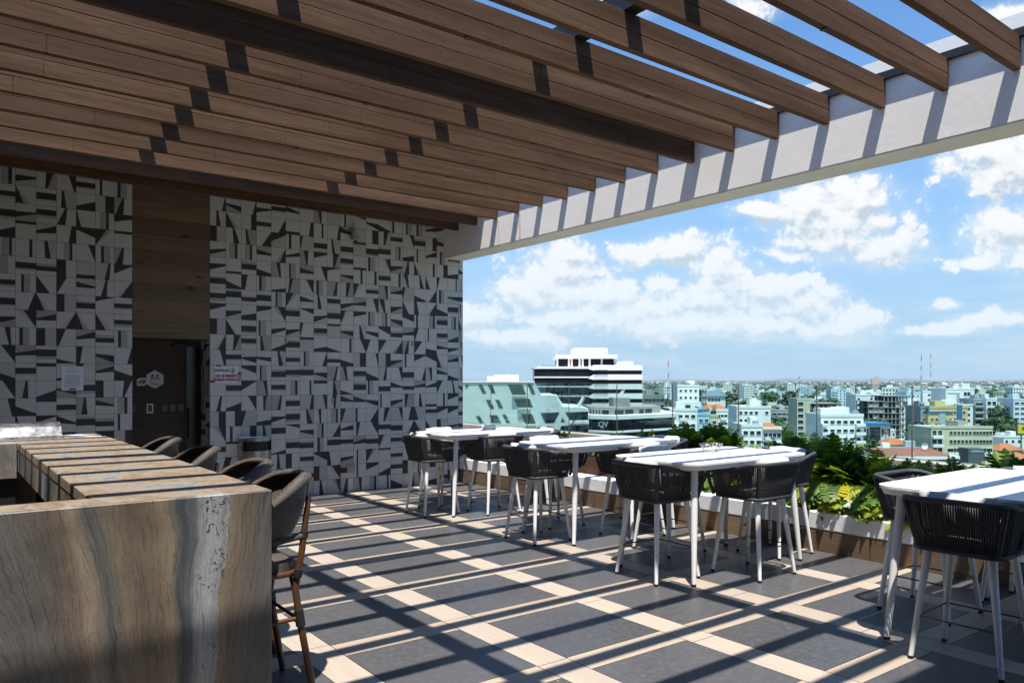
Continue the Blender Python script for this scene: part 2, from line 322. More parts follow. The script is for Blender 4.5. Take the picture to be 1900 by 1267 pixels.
M['leaf_lime'] = leafm('leaf_lime', (.20, .30, .02), (.28, .36, .03), .45)
M['leaf_yellow'] = leafm('leaf_yellow', (.50, .44, .02), (.40, .42, .03), .45)
M['stalk'] = mat('stalk', (.10, .13, .04), .6)
M['tree_a'] = mottled('crown_green', (.028, .060, .018), (.055, .10, .028), .9, .8)
M['tree_b'] = mottled('crown_dark', (.018, .042, .016), (.035, .068, .022), .9, .8)
M['tree_c'] = mottled('crown_olive', (.05, .085, .022), (.085, .125, .035), .9, .8)
M['bark'] = mottled('bark', (.09, .07, .05), (.06, .045, .03), 3, .9)
# glass of the railing: clear, greenish, a faint mirror
def glassmat(name, tint, refl=.06):
    m = bpy.data.materials.new(name); m.use_nodes = True; nt = m.node_tree; nt.nodes.clear(); k = NT(nt)
    tr = k.node('ShaderNodeBsdfTransparent'); tr.inputs[0].default_value = (*tint, 1)
    gl = k.node('ShaderNodeBsdfGlossy'); gl.inputs['Roughness'].default_value = .02; gl.inputs[0].default_value = (.8, .95, .95, 1)
    fr = k.node('ShaderNodeFresnel'); fr.inputs[0].default_value = 1.35
    ms = k.node('ShaderNodeMixShader'); k.put(ms.inputs[0], k.m('MULTIPLY', fr.outputs[0], .55))
    k.l.new(tr.outputs[0], ms.inputs[1]); k.l.new(gl.outputs[0], ms.inputs[2])
    o = k.node('ShaderNodeOutputMaterial'); k.l.new(ms.outputs[0], o.inputs[0]); return m
M['rail_glass'] = glassmat('rail_glass', (.79, .925, .91))
M['glass_edge'] = mat('glass_edge', (.05, .16, .15), .2)
M['concrete_beige'] = mottled('parapet_concrete', (.40, .365, .30), (.34, .31, .26), 3, .85)

# ------------------------------------------------------------------ mesh builder
class MB:
    def __init__(s): s.v = []; s.f = []; s.m = []; s.sm = []
    def add(s, vs, fs, mi=0, smooth=False):
        o = len(s.v); s.v += [tuple(p) for p in vs]
        for f in fs: s.f.append([o + i for i in f]); s.m.append(mi); s.sm.append(smooth)
    def box(s, x0, x1, y0, y1, z0, z1, mi=0):
        s.add([(x0, y0, z0), (x1, y0, z0), (x1, y1, z0), (x0, y1, z0), (x0, y0, z1), (x1, y0, z1), (x1, y1, z1), (x0, y1, z1)],
              [(0, 3, 2, 1), (4, 5, 6, 7), (0, 1, 5, 4), (1, 2, 6, 5), (2, 3, 7, 6), (3, 0, 4, 7)], mi); return s
    def bbox(s, x0, x1, y0, y1, z0, z1, b=.006, mi=0):          # box with chamfered edges
        vs = []; X = (x0, x0 + b, x1 - b, x1); Y = (y0, y0 + b, y1 - b, y1); Z = (z0, z0 + b, z1 - b, z1)
        idx = {}
        def P(i, j, k):
            if (i, j, k) not in idx: idx[(i, j, k)] = len(vs); vs.append((X[i], Y[j], Z[k]))
            return idx[(i, j, k)]
        fs = []
        for k0 in (0, 3): fs.append([P(i, j, k0) for i, j in ((1, 1), (2, 1), (2, 2), (1, 2))])
        for j0 in (0, 3): fs.append([P(i, j0, k) for i, k in ((1, 1), (2, 1), (2, 2), (1, 2))])
        for i0 in (0, 3): fs.append([P(i0, j, k) for j, k in ((1, 1), (2, 1), (2, 2), (1, 2))])
        q_ = {0: 1, 3: 2}
        for a in (0, 3):
            for c in (0, 3):
                fs.append([P(1, a, q_[c]), P(2, a, q_[c]), P(2, q_[a], c), P(1, q_[a], c)])
                fs.append([P(a, 1, q_[c]), P(a, 2, q_[c]), P(q_[a], 2, c), P(q_[a], 1, c)])
                fs.append([P(a, q_[c], 1), P(a, q_[c], 2), P(q_[a], c, 2), P(q_[a], c, 1)])
        for a in (0, 3):
            for c in (0, 3):
                for e in (0, 3): fs.append([P(a, q_[c], q_[e]), P(q_[a], c, q_[e]), P(q_[a], q_[c], e)])
        s.add(vs, fs, mi); return s
    def prism(s, poly, z0, z1, mi=0, mtop=None, axis='z'):
        n = len(poly)
        def p3(p, h):
            return {'z': (p[0], p[1], h), 'y': (p[0], h, p[1]), 'x': (h, p[0], p[1])}[axis]
        s.add([p3(p, z0) for p in poly] + [p3(p, z1) for p in poly], [list(range(n))[::-1], list(range(n, 2 * n))], mi if mtop is None else mtop)
        s.add([p3(p, z0) for p in poly] + [p3(p, z1) for p in poly], [(i, (i + 1) % n, n + (i + 1) % n, n + i) for i in range(n)], mi); return s
    def tube(s, pts, r, n=8, mi=0, caps=True, closed=False, smooth=True):
        pts = [Vector(p) for p in pts]; N = len(pts)
        rs = r if isinstance(r, (list, tuple)) else [r] * N
        vs = []; up = None
        for i, p in enumerate(pts):
            if closed: t = pts[(i + 1) % N] - pts[i - 1]
            else: t = pts[min(i + 1, N - 1)] - pts[max(i - 1, 0)]
            t.normalize()
            if up is None:
                up = Vector((0, 0, 1)) if abs(t.z) < .9 else Vector((1, 0, 0))
            a = up - t * up.dot(t); a.normalize(); b_ = t.cross(a); up = a
            for j in range(n):
                w = 2 * pi * j / n; vs.append(p + a * (cos(w) * rs[i]) + b_ * (sin(w) * rs[i]))
        fs = []
        for i in range(N if closed else N - 1):
            i2 = (i + 1) % N
            for j in range(n): fs.append((i * n + j, i2 * n + j, i2 * n + (j + 1) % n, i * n + (j + 1) % n))
        s.add(vs, fs, mi, smooth)
        if caps and not closed:
            s.add(vs[:n], [list(range(n))[::-1]], mi); s.add(vs[-n:], [list(range(n))], mi)
        return s
    def quad(s, a, b, c, d, mi=0): s.add([a, b, c, d], [(0, 1, 2, 3)], mi); return s
    def build(s, name, mats, parent=None, bevel=0., off=True):
        me = bpy.data.meshes.new(name)
        if parent is not None and off:
            L = Vector(parent.location); pp_ = parent.parent
            while pp_ is not None: L = L + pp_.location; pp_ = pp_.parent
            vv = [(p[0] - L.x, p[1] - L.y, p[2] - L.z) for p in s.v]
        else: vv = s.v
        me.from_pydata(vv, [], s.f)
        for m_ in (mats if isinstance(mats, (list, tuple)) else [mats]): me.materials.append(m_)
        me.polygons.foreach_set('material_index', s.m); me.polygons.foreach_set('use_smooth', s.sm); me.update()
        o = bpy.data.objects.new(name, me); COL.objects.link(o)
        if parent is not None: o.parent = parent
        if bevel:
            bv = o.modifiers.new('bevel', 'BEVEL'); bv.width = bevel; bv.segments = 2; bv.limit_method = 'ANGLE'
        return o
def tag(o, label=None, cat=None, group=None, kind=None):
    if label: o['label'] = label
    if cat: o['category'] = cat
    if group: o['group'] = group
    if kind: o['kind'] = kind
    return o
def thing(name, label, cat, loc=(0, 0, 0), rz=0., group=None):
    o = bpy.data.objects.new(name, None); COL.objects.link(o); o.empty_display_size = .2
    o.location = loc; o.rotation_euler = (0, 0, rz); return tag(o, label, cat, group)
KIDS = {}
def copy_tree(o, label=None):
    c = o.copy(); COL.objects.link(c)
    for ch in [x for x in bpy.data.objects if x.parent == o]:
        k = copy_tree(ch); k.parent = c; k.matrix_parent_inverse = ch.matrix_parent_inverse
    if label: c['label'] = label
    return c
def rrect(hx, hy, r, n=6, cx=0, cy=0):
    out = []
    for (sx, sy, a0) in ((1, 1, 0), (-1, 1, 90), (-1, -1, 180), (1, -1, 270)):
        for i in range(n + 1):
            a = R(a0 + 90 * i / n); out.append((cx + sx * (hx - r) + r * cos(a), cy + sy * (hy - r) + r * sin(a)))
    return out

# ================================================================== THE TERRACE
YW, XE = 10.37, 6.71                  # tiled wall plane, planter face
SL0, SLP, SLZ = 2.301, .5091, 3.912   # first slat in view, spacing, underside
SLR = .016                            # the slats run a degree off square
FX0, FP, FW, FY0 = 3.7537, 1.0192, .2189, 9.3127
# floor --------------------------------------------------------------
fl = MB(); g = .0026
fl.quad((-6, -6, -.004), (XE + .03, -6, -.004), (XE + .03, YW + .45, -.004), (-6, YW + .45, -.004), 3)
xs = [FX0 + i * FP for i in range(-10, 4)]; ys = [FY0 - j * FP for j in range(-2, 16)]
rnd = random.Random(3)
def clipq(x0, x1, y0, y1, mi):
    x0 = max(x0, -6); x1 = min(x1, XE + .01); y0 = max(y0, -6); y1 = min(y1, YW)
    if x1 - x0 > .004 and y1 - y0 > .004:
        fl.quad((x0 + g, y0 + g, 0), (x1 - g, y0 + g, 0), (x1 - g, y1 - g, 0), (x0 + g, y1 - g, 0), mi)
for x in xs:
    yy = -6 + rnd.random()
    while yy < YW:                                         # lengthwise planks, laid end to end
        clipq(x, x + FW, yy, yy + FP * 1.0, 1); yy += FP
    for y in ys:
        clipq(x + FW, x + FP, y - (FP - FW), y, 0)
        clipq(x + FW, x + FP, y, y + FW, 2)
floor = fl.build('terrace_floor', [M['slate'], M['beige_y'], M['beige_x'], M['joint']]); tag(floor, 'dark square tiles in a grid of beige plank strips', 'floor', kind='structure')
# the slab of the building below the terrace
tb = thing('terrace_building', 'building under the terrace whose roof carries the tiled floor', 'building', (0, 0, -30))
MB().box(-14, 7.9, -14, 14, -30, -.06).build('wall', M['concrete_beige'], tb)

# tiled wall ---------------------------------------------------------
T = .2018
wall = thing('tiled_wall', 'tall wall of geometric grey and white tiles at the terrace end', 'wall', (3, YW, 0))
def tiled(x0, x1, z0, z1, xr, yplane=None, axis='y', zr=0.):
    """tiles cut into light, mid and dark pieces; xr = a joint position"""
    mb = MB(); rr = random.Random(int(abs(x0) * 100) + 11); yy = yplane
    def face(poly, mi, d=0.):
        if axis == 'y': mb.add([(p[0], yy - d, p[1]) for p in poly], [list(range(len(poly)))], mi)
        else: mb.add([(yy - d, p[0], p[1]) for p in poly], [list(range(len(poly)))], mi)
    i0 = math.floor((x0 - xr) / T); 
    gz = .0019
    x = xr + i0 * T
    mb.add([(x0, yy + .003, z0), (x1, yy + .003, z0), (x1, yy + .003, z1), (x0, yy + .003, z1)] if axis == 'y' else [(yy + .003, x0, z0), (yy + .003, x1, z0), (yy + .003, x1, z1), (yy + .003, x0, z1)], [(0, 1, 2, 3)], 3)
    while x < x1 - .001:
        z = zr + math.floor((z0 - zr) / T) * T
        while z < z1 - .001:
            a0, a1 = max(x, x0), min(x + T, x1); b0, b1 = max(z, z0), min(z + T, z1)
            if a1 - a0 > .01 and b1 - b0 > .01:
                a0 += gz; a1 -= gz; b0 += gz; b1 -= gz
                def U(p):
                    if rot_: p = (p[1], p[0])
                    return (a0 + p[0] * (a1 - a0), b0 + p[1] * (b1 - b0))
                def poly(pts, mi):
                    face([U(p) for p in pts], mi)
                t = rr.choice((0, 0, 0, 0, 1, 1, 1, 1, 2, 2, 3, 3, 3, 4, 4, 4, 4, 5, 5, 5, 6, 7, 8, 8)); rot_ = t in (3, 4) and rr.random() < .3; L = rr.choice((0, 0, 0, 0, 4)); fl_ = rr.random() < .5; fv = rr.random() < .5
                rot_ = rot_
                G = lambda pts: [((1 - p[0]) if fl_ else p[0], (1 - p[1]) if fv else p[1]) for p in (pts if fl_ == fv else pts[::-1])]
                if t == 0:      # slim upright bar with a grey companion
                    a = rr.uniform(.12, .3); w = rr.uniform(.12, .2); c = a + w + rr.uniform(.28, .4)
                    poly(G([(0, 0), (a, 0), (a, 1), (0, 1)]), 0); poly(G([(a, 0), (a + w, 0), (a + w, 1), (a, 1)]), 2)
                    poly(G([(a + w, 0), (c, 0), (c, 1), (a + w, 1)]), 1 if rr.random() < .6 else 0); poly(G([(c, 0), (1, 0), (1, 1), (c, 1)]), 0)
                elif t == 1:    # thick level bar, thin grey one above
                    a = rr.uniform(.2, .45); w = rr.uniform(.26, .42); c = min(.97, a + w + rr.uniform(.08, .2))
                    poly(G([(0, 0), (1, 0), (1, a), (0, a)]), 0); poly(G([(0, a), (1, a), (1, a + w), (0, a + w)]), 2)
                    poly(G([(0, a + w), (1, a + w), (1, c), (0, c)]), rr.choice((1, 4))); poly(G([(0, c), (1, c), (1, 1), (0, 1)]), 0)
                elif t == 2:    # wedge along the top
                    a = rr.uniform(.7, .97); b = rr.uniform(.35, .6)
                    poly(G([(0, 0), (1, 0), (1, a), (0, b)]), L); poly(G([(0, b), (1, a), (1, 1), (0, 1)]), 2)
                elif t == 3:    # upright trapezoid
                    a = rr.uniform(.22, .5); b = max(.02, a - rr.uniform(.15, .4))
                    poly(G([(0, 0), (b, 0), (a, 1), (0, 1)]), 2); poly(G([(b, 0), (1, 0), (1, 1), (a, 1)]), L)
                elif t == 4:    # needle wedge with a grey lower half
                    a = rr.uniform(.45, .6); b = rr.uniform(.3, .45)
                    poly(G([(0, a), (1, .5 + rr.uniform(0, .12)), (1, 1), (0, 1)]), 0); poly(G([(0, a - b), (1, .44), (1, .56), (0, a)]), 2); poly(G([(0, 0), (1, 0), (1, .44), (0, a - b)]), rr.choice((0, 4, 1)))
                elif t == 5:    # corner triangle, grey triangle beside it
                    a = rr.uniform(.35, .8)
                    poly(G([(0, 0), (a, 0), (0, 1)]), 2); poly(G([(a, 0), (min(1, a + .3), 0), (0, 1)]), rr.choice((1, 4, 0))); poly(G([(min(1, a + .3), 0), (1, 0), (1, 1), (0, 1)]), 0)
                elif t == 6:    # half tile
                    a = rr.uniform(.36, .52)
                    poly(G([(0, 0), (a, 0), (a, 1), (0, 1)]), 2); poly(G([(a, 0), (1, 0), (1, 1), (a, 1)]), rr.choice((0, 0, 4)))
                elif t == 7:    # thin strip on the edge
                    w = rr.uniform(.12, .22)
                    poly(G([(0, 0), (1, 0), (1, 1 - w), (0, 1 - w)]), L); poly(G([(0, 1 - w), (1, 1 - w), (1, 1), (0, 1)]), 2)
                else:           # leaning blade
                    a = rr.uniform(.25, .5); w = rr.uniform(.22, .34); k_ = rr.uniform(.1, .28)
                    poly(G([(0, 0), (a + k_, 0), (a, 1), (0, 1)]), rr.choice((0, 1, 4))); poly(G([(a + k_, 0), (a + k_ + .12, 0), (a + w, 1), (a, 1)]), 2); poly(G([(a + k_ + .12, 0), (1, 0), (1, 1), (a + w, 1)]), 0)
            z += T
        x += T
    return mb
TM = [M['t_light'], M['t_mid'], M['t_dark'], M['grout'], M['t_grey']]
DX0, DX1, DZ = 1.943, 2.863, 2.145
WT = 4.9
tiled(-3.0, DX0, 0, WT, DX0, YW).build('tile_panel', TM, wall)
tiled(DX1, 6.783, 0, WT, DX1, YW).build('tile_panel', TM, wall)
tiled(YW, YW + .41, 0, DZ, YW, DX1, 'x').build('reveal', TM, wall)
MB().box(DX0 + .002, DX1 - .002, YW - .004, YW + .05, DZ, WT).build('wood_panel', M['oak'], wall)
MB().box(DX0, DX1, YW + .05, YW + .41, DZ, DZ + .1).build('lintel', M['walnut'], wall)
rb = MB(); rb.box(DX0, 2.66, YW + .41, YW + .5, 0, DZ); rb.build('recess_wall', M['walnut'], wall)
MB().box(DX0 - .1, DX0, YW + .012, YW + .5, 0, DZ).build('recess_side', M['walnut'], wall)
MB().box(DX0 - .1, DX1 + .2, YW + .8, YW + .9, 0, WT - .4).box(DX1 + .02, DX1 + .2, YW + .41, YW + .8, 0, DZ).build('backing', M['black'], wall)
ba = MB(); ba.box(-3, DX0 - .12, YW + .01, YW + .3, 0, WT - .02); ba.box(DX1 + .02, 6.78, YW + .01, YW + .3, 0, WT - .02); ba.box(DX0 - .12, DX1 + .02, YW + .06, YW + .3, DZ + .12, WT - .02)
ba.build('core', M['plaster'], wall)
door = MB(); door.box(2.675, 2.845, YW + .41, YW + .45, .02, 2.06); dr = door.build('door', M['black_gloss'], wall)
MB().box(2.66, 2.678, YW + .395, YW + .46, 0, 2.10).box(2.845, 2.862, YW + .42, YW + .46, 0, 2.10).box(2.678, 2.845, YW + .395, YW + .46, 2.065, 2.10).build('door_frame', M['steel_dark'], wall)
MB().tube([(2.70, YW + .37, .85), (2.70, YW + .37, 1.25)], .012, 8).box(2.695, 2.705, YW + .37, YW + .41, .9, .92).box(2.695, 2.705, YW + .37, YW + .41, 1.18, 1.2).build('handle', M['rod'], dr)
MB().box(2.50, 2.66, YW + .33, YW + .405, 2.06, 2.085).build('door_closer', M['steel_dark'], wall)

# things on the wall --------------------------------------------------
def text(body, size, loc, m, parent, ext=.0006, align='CENTER', rot=(pi / 2, 0, 0), sx=1., name='lettering', bold=0.):
    c = bpy.data.curves.new(name, 'FONT'); c.body = body; c.size = size; c.align_x = align; c.align_y = 'CENTER'; c.extrude = ext; c.offset = bold
    t_ = bpy.data.objects.new(name, c); COL.objects.link(t_); c.materials.append(m)
    me = bpy.data.meshes.new_from_object(t_.evaluated_get(bpy.context.evaluated_depsgraph_get())); bpy.data.objects.remove(t_)
    o = bpy.data.objects.new(name, me); COL.objects.link(o); o.parent = parent; o.location = loc; o.rotation_euler = rot; o.scale = (sx, 1, 1); return o
sg = thing('hookah_sign', 'white sign in red letters forbidding hookah smoking, right of the doorway', 'sign', (3.07, YW - .004, 1.69))
MB().box(2.925, 3.218, YW - .006, YW - .0015, 1.583, 1.798).build('board', M['paper'], sg)
text('ARPEL06', .050, (-.055, -.004, .055), M['ink'], sg, sx=1.0, bold=.001); text('NO SE PERMITE', .047, (0, -.004, -.016), M['ink_red'], sg, sx=.86, bold=.0022); text('FUMAR HOOKAH', .047, (0, -.004, -.066), M['ink_red'], sg, sx=.86, bold=.0022)
ring = [(3.07 + .085 + .031 * cos(a), YW - .0075, 1.69 + .055 + .031 * sin(a)) for a in [2 * pi * i / 24 for i in range(24)]]
MB().tube(ring, .003, 6, closed=True).tube([ring[3], ring[15]], .0025, 6).build('ban_ring', M['ink_red'], sg)
MB().box(3.147, 3.163, YW - .0085, YW - .0065, 1.725, 1.765).build('pipe_mark', M['ink'], sg)
nt_ = thing('paper_notice', 'white paper notice of small grey print taped to the tiles left of the doorway', 'notice', (1.30, YW - .004, 1.64))
MB().box(1.187, 1.412, YW - .005, YW - .0015, 1.497, 1.783).build('sheet', M['paper'], nt_)
rr = random.Random(5)
for i in range(17):
    z = 1.755 - i * .0135; w = .06 if i < 4 else .085
    if i in (1, 4, 5): continue
    pm = MB(); x = 1.30 - w; top = []; bot_ = []
    while x < 1.30 + w - .01:                               # one ragged line of print
        h_ = rr.uniform(.0025, .005); top.append((x, z + h_)); x += rr.uniform(.004, .009)
    poly = [(1.30 - w, z)] + top + [(1.30 + w, z)]
    pm.prism(poly[::-1], YW - .0062, YW - .0052, axis='y'); pm.build('text_line', M['ink_grey'], nt_)
MB().box(1.265, 1.335, YW - .0062, YW - .0052, 1.507, 1.522).build('stamp', M['ink'], nt_)
yr = YW + .41
hx = thing('restroom_sign', 'grey hexagonal restroom sign with two figures on the dark wood recess', 'sign', (2.285, yr - .006, 1.63))
def hexa(cx, cz, r, sq=1.): return [(cx + r * cos(R(30 + 60 * i)) * sq, cz + r * sin(R(30 + 60 * i))) for i in range(6)]
MB().prism(hexa(2.285, 1.63, .118), yr - .014, yr - .001, axis='y').build('plate', M['hexplate'], hx)
hm = MB()
for s_ in (-1, 1):
    hm.prism([(2.285 + s_ * .032 + .013 * cos(2 * pi * i / 12), 1.683 + .013 * sin(2 * pi * i / 12)) for i in range(12)], yr - .017, yr - .013, axis='y')
    hm.tube([(2.285 + s_ * .032 + .017 * cos(2 * pi * i / 14), yr - .015, 1.648 + .019 * sin(2 * pi * i / 14)) for i in range(14)], .005, 5, closed=True)
    hm.prism([(2.285 + s_ * .075, 1.605), (2.285 + s_ * .055, 1.615), (2.285 + s_ * .055, 1.595)][::s_], yr - .017, yr - .013, axis='y')
hm.box(2.283, 2.287, yr - .017, yr - .013, 1.62, 1.70); hm.build('pictogram', M['ink'], hx)
text('Baños', .034, (0, -.010, -.058), M['ink'], hx, bold=.0015)
h2 = thing('arrow_sign', 'small grey cut-corner sign with dark blots left of the hexagonal sign', 'sign', (2.125, yr - .006, 1.60))
MB().prism([(2.07, 1.545), (2.155, 1.548), (2.185, 1.57), (2.185, 1.645), (2.125, 1.655), (2.07, 1.63)], yr - .012, yr - .001, axis='y').build('plate', M['hexplate'], h2)
a2 = MB()
for (x, z) in ((2.105, 1.59), (2.13, 1.61), (2.15, 1.585), (2.165, 1.607)): a2.prism([(x + .017 * cos(R(60 * i)), z + .014 * sin(R(60 * i))) for i in range(6)], yr - .015, yr - .011, axis='y')
a2.build('pictogram', M['ink'], h2)
for i, (x, lab) in enumerate(((2.02, 'first dark plate from the left in the row on the recess wall'), (2.40, 'dark plate right of the white framed switch, first of a close trio'), (2.50, 'dark plate in the middle of the close trio of plates'), (2.60, 'dark plate next to the door frame, last of the trio'))):
    pl = MB().bbox(x - .042, x + .042, yr - .012, yr - .001, 1.20, 1.31, .004).build('wall_plate', M['black_gloss']); tag(pl, lab, 'wall plate', 'dark plates on the recess wall')
sw = thing('light_switch', 'white framed switch on the dark recess wall under the hexagonal sign', 'switch', (2.225, yr, 1.255))
MB().bbox(2.187, 2.263, yr - .011, yr - .001, 1.195, 1.315, .003).build('frame', M['plastic_white'], sw); MB().bbox(2.199, 2.251, yr - .016, yr - .0105, 1.21, 1.30, .002).build('rocker', M['black_gloss'], sw)
so = thing('power_socket', 'square grey power socket low on the tiles right of the bin', 'socket', (4.84, YW, .335))
MB().bbox(4.775, 4.905, YW - .018, YW - .001, .285, .39, .006).build('plate', M['socket_grey'], so); MB().bbox(4.805, 4.88, YW - .024, YW - .017, .31, .365, .004).build('cover', M['t_mid'], so)
for x, z, lab in ((3.878, 2.163, 'tiny dark sensor on the tiles nearer the doorway'), (5.858, 2.174, 'tiny dark sensor on the tiles nearer the sky'), (4.56, 1.33, 'tiny dark hook on the tiles below the left sensor')):
    c_ = MB().bbox(x - .014, x + .014, YW - .022, YW - .001, z - .035, z + .035, .005).build('wall_sensor', M['t_mid']); tag(c_, lab, 'sensor', 'small fittings on the tiled wall')
lp = thing('wall_lamp', 'small grey cylinder lamp high on the tiled wall under the slats', 'lamp', (4.88, YW, 3.73))
MB().tube([(4.88, YW - .07, 3.65), (4.88, YW - .07, 3.81)], .055, 16).build('shade', M['t_mid'], lp); MB().box(4.865, 4.895, YW - .03, YW - .001, 3.71, 3.75).build('bracket', M['t_mid'], lp)
# bin ------------------------------------------------------------------
bn = thing('waste_bin', 'stainless waste bin with a dark oval mouth against the tiled wall', 'bin', (3.43, YW - .13, 0))
bb = MB(); ctr = 3.43; seg = 20
def half(r, z0, z1, a0=180, a1=360, rin=None):
    pts = [(ctr + r * cos(R(a0 + (a1 - a0) * i / seg)), YW - .03 + r * sin(R(a0 + (a1 - a0) * i / seg))) for i in range(seg + 1)]
    bb.add([(x, y, z0) for x, y in pts] + [(x, y, z1) for x, y in pts], [(i, i + 1, seg + 2 + i, seg + 1 + i) for i in range(seg)], 0, True)
half(.21, .06, .685); half(.21, .812, .855); half(.21, .685, .812, 180, 212); half(.21, .685, .812, 328, 360)
bb.add([(ctr + .21 * cos(R(180 + 180 * i / seg)), YW - .03 + .21 * sin(R(180 + 180 * i / seg)), .855) for i in range(seg + 1)], [list(range(seg + 1))], 0)
bb.box(ctr - .215, ctr + .215, YW - .03, YW - .004, .04, .865, 0); bb.build('body', M['steel'], bn)
mo = MB(); pts = []
for r_, zz in ((.204, None),):
    ov = rrect(63, .085, .06, 6)
ov = [(270 + a, .7485 + z) for a, z in [(p[0] * 1.0, p[1]) for p in rrect(57, .0625, .045, 5)]]
mo.add([(ctr + .2125 * cos(R(a)), YW - .03 + .2125 * sin(R(a)), z) for a, z in ov], [], 0)
strip = []
for i in range(25):
    a = 213 + 114 * i / 24; strip.append(a)
vsx = [(ctr + .19 * cos(R(a)), YW - .03 + .19 * sin(R(a)), .61) for a in strip] + [(ctr + .19 * cos(R(a)), YW - .03 + .19 * sin(R(a)), .81) for a in strip]
mo.add(vsx, [(i, i + 1, 26 + i, 25 + i) for i in range(24)], 0, True); mo.build('mouth', M['black'], bn)
MB().tube([(ctr + .214 * cos(R(a)), YW - .03 + .214 * sin(R(a)), z) for a, z in ov], .008, 6, closed=True).build('mouth_trim', M['black_gloss'], bn)
bh = MB().tube([(ctr + .2 * cos(R(180 + 180 * i / 12)), YW - .03 + .2 * sin(R(180 + 180 * i / 12)), .03) for i in range(13)], .03, 6).build('base', M['black'], bn)

# white edge beam and pergola -------------------------------------------
bm_ = thing('edge_beam', 'white plastered beam carrying the slat ends along the open side', 'beam', (6.6, 4, 3.528))
e = MB(); e.box(6.426, 6.783, -6, YW + .02, 3.545, 4.335); e.build('beam_body', M['plaster'], bm_)
MB().box(6.429, 6.780, -6, YW + .02, 3.528, 3.545).build('soffit', M['soffit'], bm_)
stn = MB()
for y, w in ((8.40, .022), (8.90, .010)):
    pts = [(y - w, 3.55), (y + w * .7, 3.55), (y + w * .5, 3.9), (y - w * .3, 3.9)]
    stn.add([(6.4245, p[0], p[1]) for p in pts], [(0, 1, 2, 3)])
stn.build('rust_streak', M['rust'], bm_)
pg = thing('slat_pergola', 'pergola of brown wood slats on dark steel crossbeams over the terrace', 'pergola', (2, 5, 3.9))
MB().box(6.386, 6.4255, -6, 9.25, 4.150, 4.158).box(6.412, 6.4255, -6, 9.25, 4.158, 4.222).build('edge_channel', M['steel_dark'], pg)
for x in (-2.54, 1.69, 3.795):
    MB().box(x, x + .123, -6, 9.25, 4.164, 4.312).build('crossbeam', M['steel_dark'], pg)
LIGHTS = {4: (2.86, 4.62), 7: (2.865, 4.655), 1: (2.86, 4.652), 10: (2.86, 4.65), 13: (2.86, 4.65), -2: (2.86, 4.65)}
rs = random.Random(21)
for k in range(-10, 16):
    y = SL0 + k * SLP + rs.uniform(-.006, .006); m_ = MB()
    x = -3.2; 
    for zz, (a, b_) in ((0, (SLZ, SLZ + .1245)), (1, (SLZ + .1275, SLZ + .250))):
        x = -3.2 - rs.random() * 2
        while x < 6.42:
            x2 = min(x + 2.2 + rs.random() * .5, 6.422)
            m_.bbox(max(x, -3.2) + .0008, x2 - .0008, y + rs.uniform(-.0007, .0007), y + .0555, a, b_, .003); x = x2
    m_.box(-3.19, 6.41, y + .006, y + .05, SLZ + .01, SLZ + .24)
    m_.v = [(p[0], p[1] + SLR * (p[0] - 6.42), p[2]) for p in m_.v]
    sla = m_.build('slat', M['slat'], pg)
    for lx in LIGHTS.get(k, ()):
        yl = y + .028 + SLR * (lx - 6.42); MB().tube([(lx, yl, SLZ - .006), (lx, yl, SLZ + .004)], .026, 14).build('downlight', M['black'], sla)
cb = MB().box(-3.2, 6.42, 5.215, 5.40, 4.164, 4.19); cb.v = [(p[0], p[1] + SLR * (p[0] - 6.42), p[2]) for p in cb.v]; cb.build('cover_board', M['slat'], pg)
rf = MB().box(-3.2, 6.42, 9.255, YW - .01, 4.17, 4.36).build('roof_panel', M['slat'], pg)
MB().box(-3.2, 6.42, 9.2, 9.25, 4.17, 4.3).build('fascia', M['slat'], pg)

# unseen dark wall on the left, added to dim that side of the terrace
wl = thing('left_shade_wall', 'unseen plain dark wall added on the left to dim the terrace', 'wall', (-3.3, 4, 0))
MB().box(-3.5, -3.2, -4, YW - .02, 0, 4.6).build('shade_wall_body', M['walnut'], wl)

rs2 = thing('shade_roof', 'unseen solid slab added left of the slats and overhead behind to block skylight', 'roof', (-2, 2, 4.2))  # added out of view to block skylight and deepen the shade at left
MB().box(-3.5, -1.1, -4, YW - .02, 4.365, 4.6).box(-1.099, 5.0, -4, .9, 4.365, 4.6).build('shade_slab', M['walnut'], rs2)

rw = thing('rear_shade_wall', 'unseen dark wall added behind the viewer to cut the light on the tiles', 'wall', (0, -3.6, 0))  # added out of view so less sky light fills the tiled wall
MB().box(-3.5, 4.5, -3.8, -3.6, 0, 4.6).build('shade_wall_body', M['walnut'], rw)

# planter ---------------------------------------------------------------
lw = thing('planter_wall', 'low planter wall with wood plank face and white painted ledge', 'low wall', (XE, 3, 0))
MB().box(XE, XE + .10, -6, YW - .01, 0, .203).build('plank_face', M['oak_skirt'], lw)
MB().bbox(XE - .004, XE + .22, -6, YW - .01, .205, .376, .012).build('ledge', M['ledge'], lw)
pp = thing('corten_planter', 'long rusty brown steel planter trough behind the white ledge', 'planter', (7.2, 3, .3))
for (a, b_) in ((-2, 1.95), (2.0, 6.35), (6.40, 9.9)):
    MB().box(XE + .235, XE + .25, a, b_, .20, .60).box(XE + .25, XE + .27, a, b_, .585, .60).build('side_plate', M['corten'], pp)
MB().box(XE + .25, 7.55, -2, 10, .2, .55).build('soil_bed', M['soil'], pp)
pw = thing('railing_parapet', 'beige concrete parapet under the glass railing', 'parapet', (7.65, 4, 0))
MB().bbox(7.56, 7.80, -6, 13.5, 0.0, .842, .01).build('parapet_body', M['concrete_beige'], pw)
M['post_steel'] = mat('post_steel', (.30, .28, .27), .3, .8)
gr = thing('glass_railing', 'greenish frameless glass railing with slim posts along the terrace edge', 'railing', (7.64, 4, .842))
gy = [3.677 + i * 1.0155 for i in range(-8, 10)]
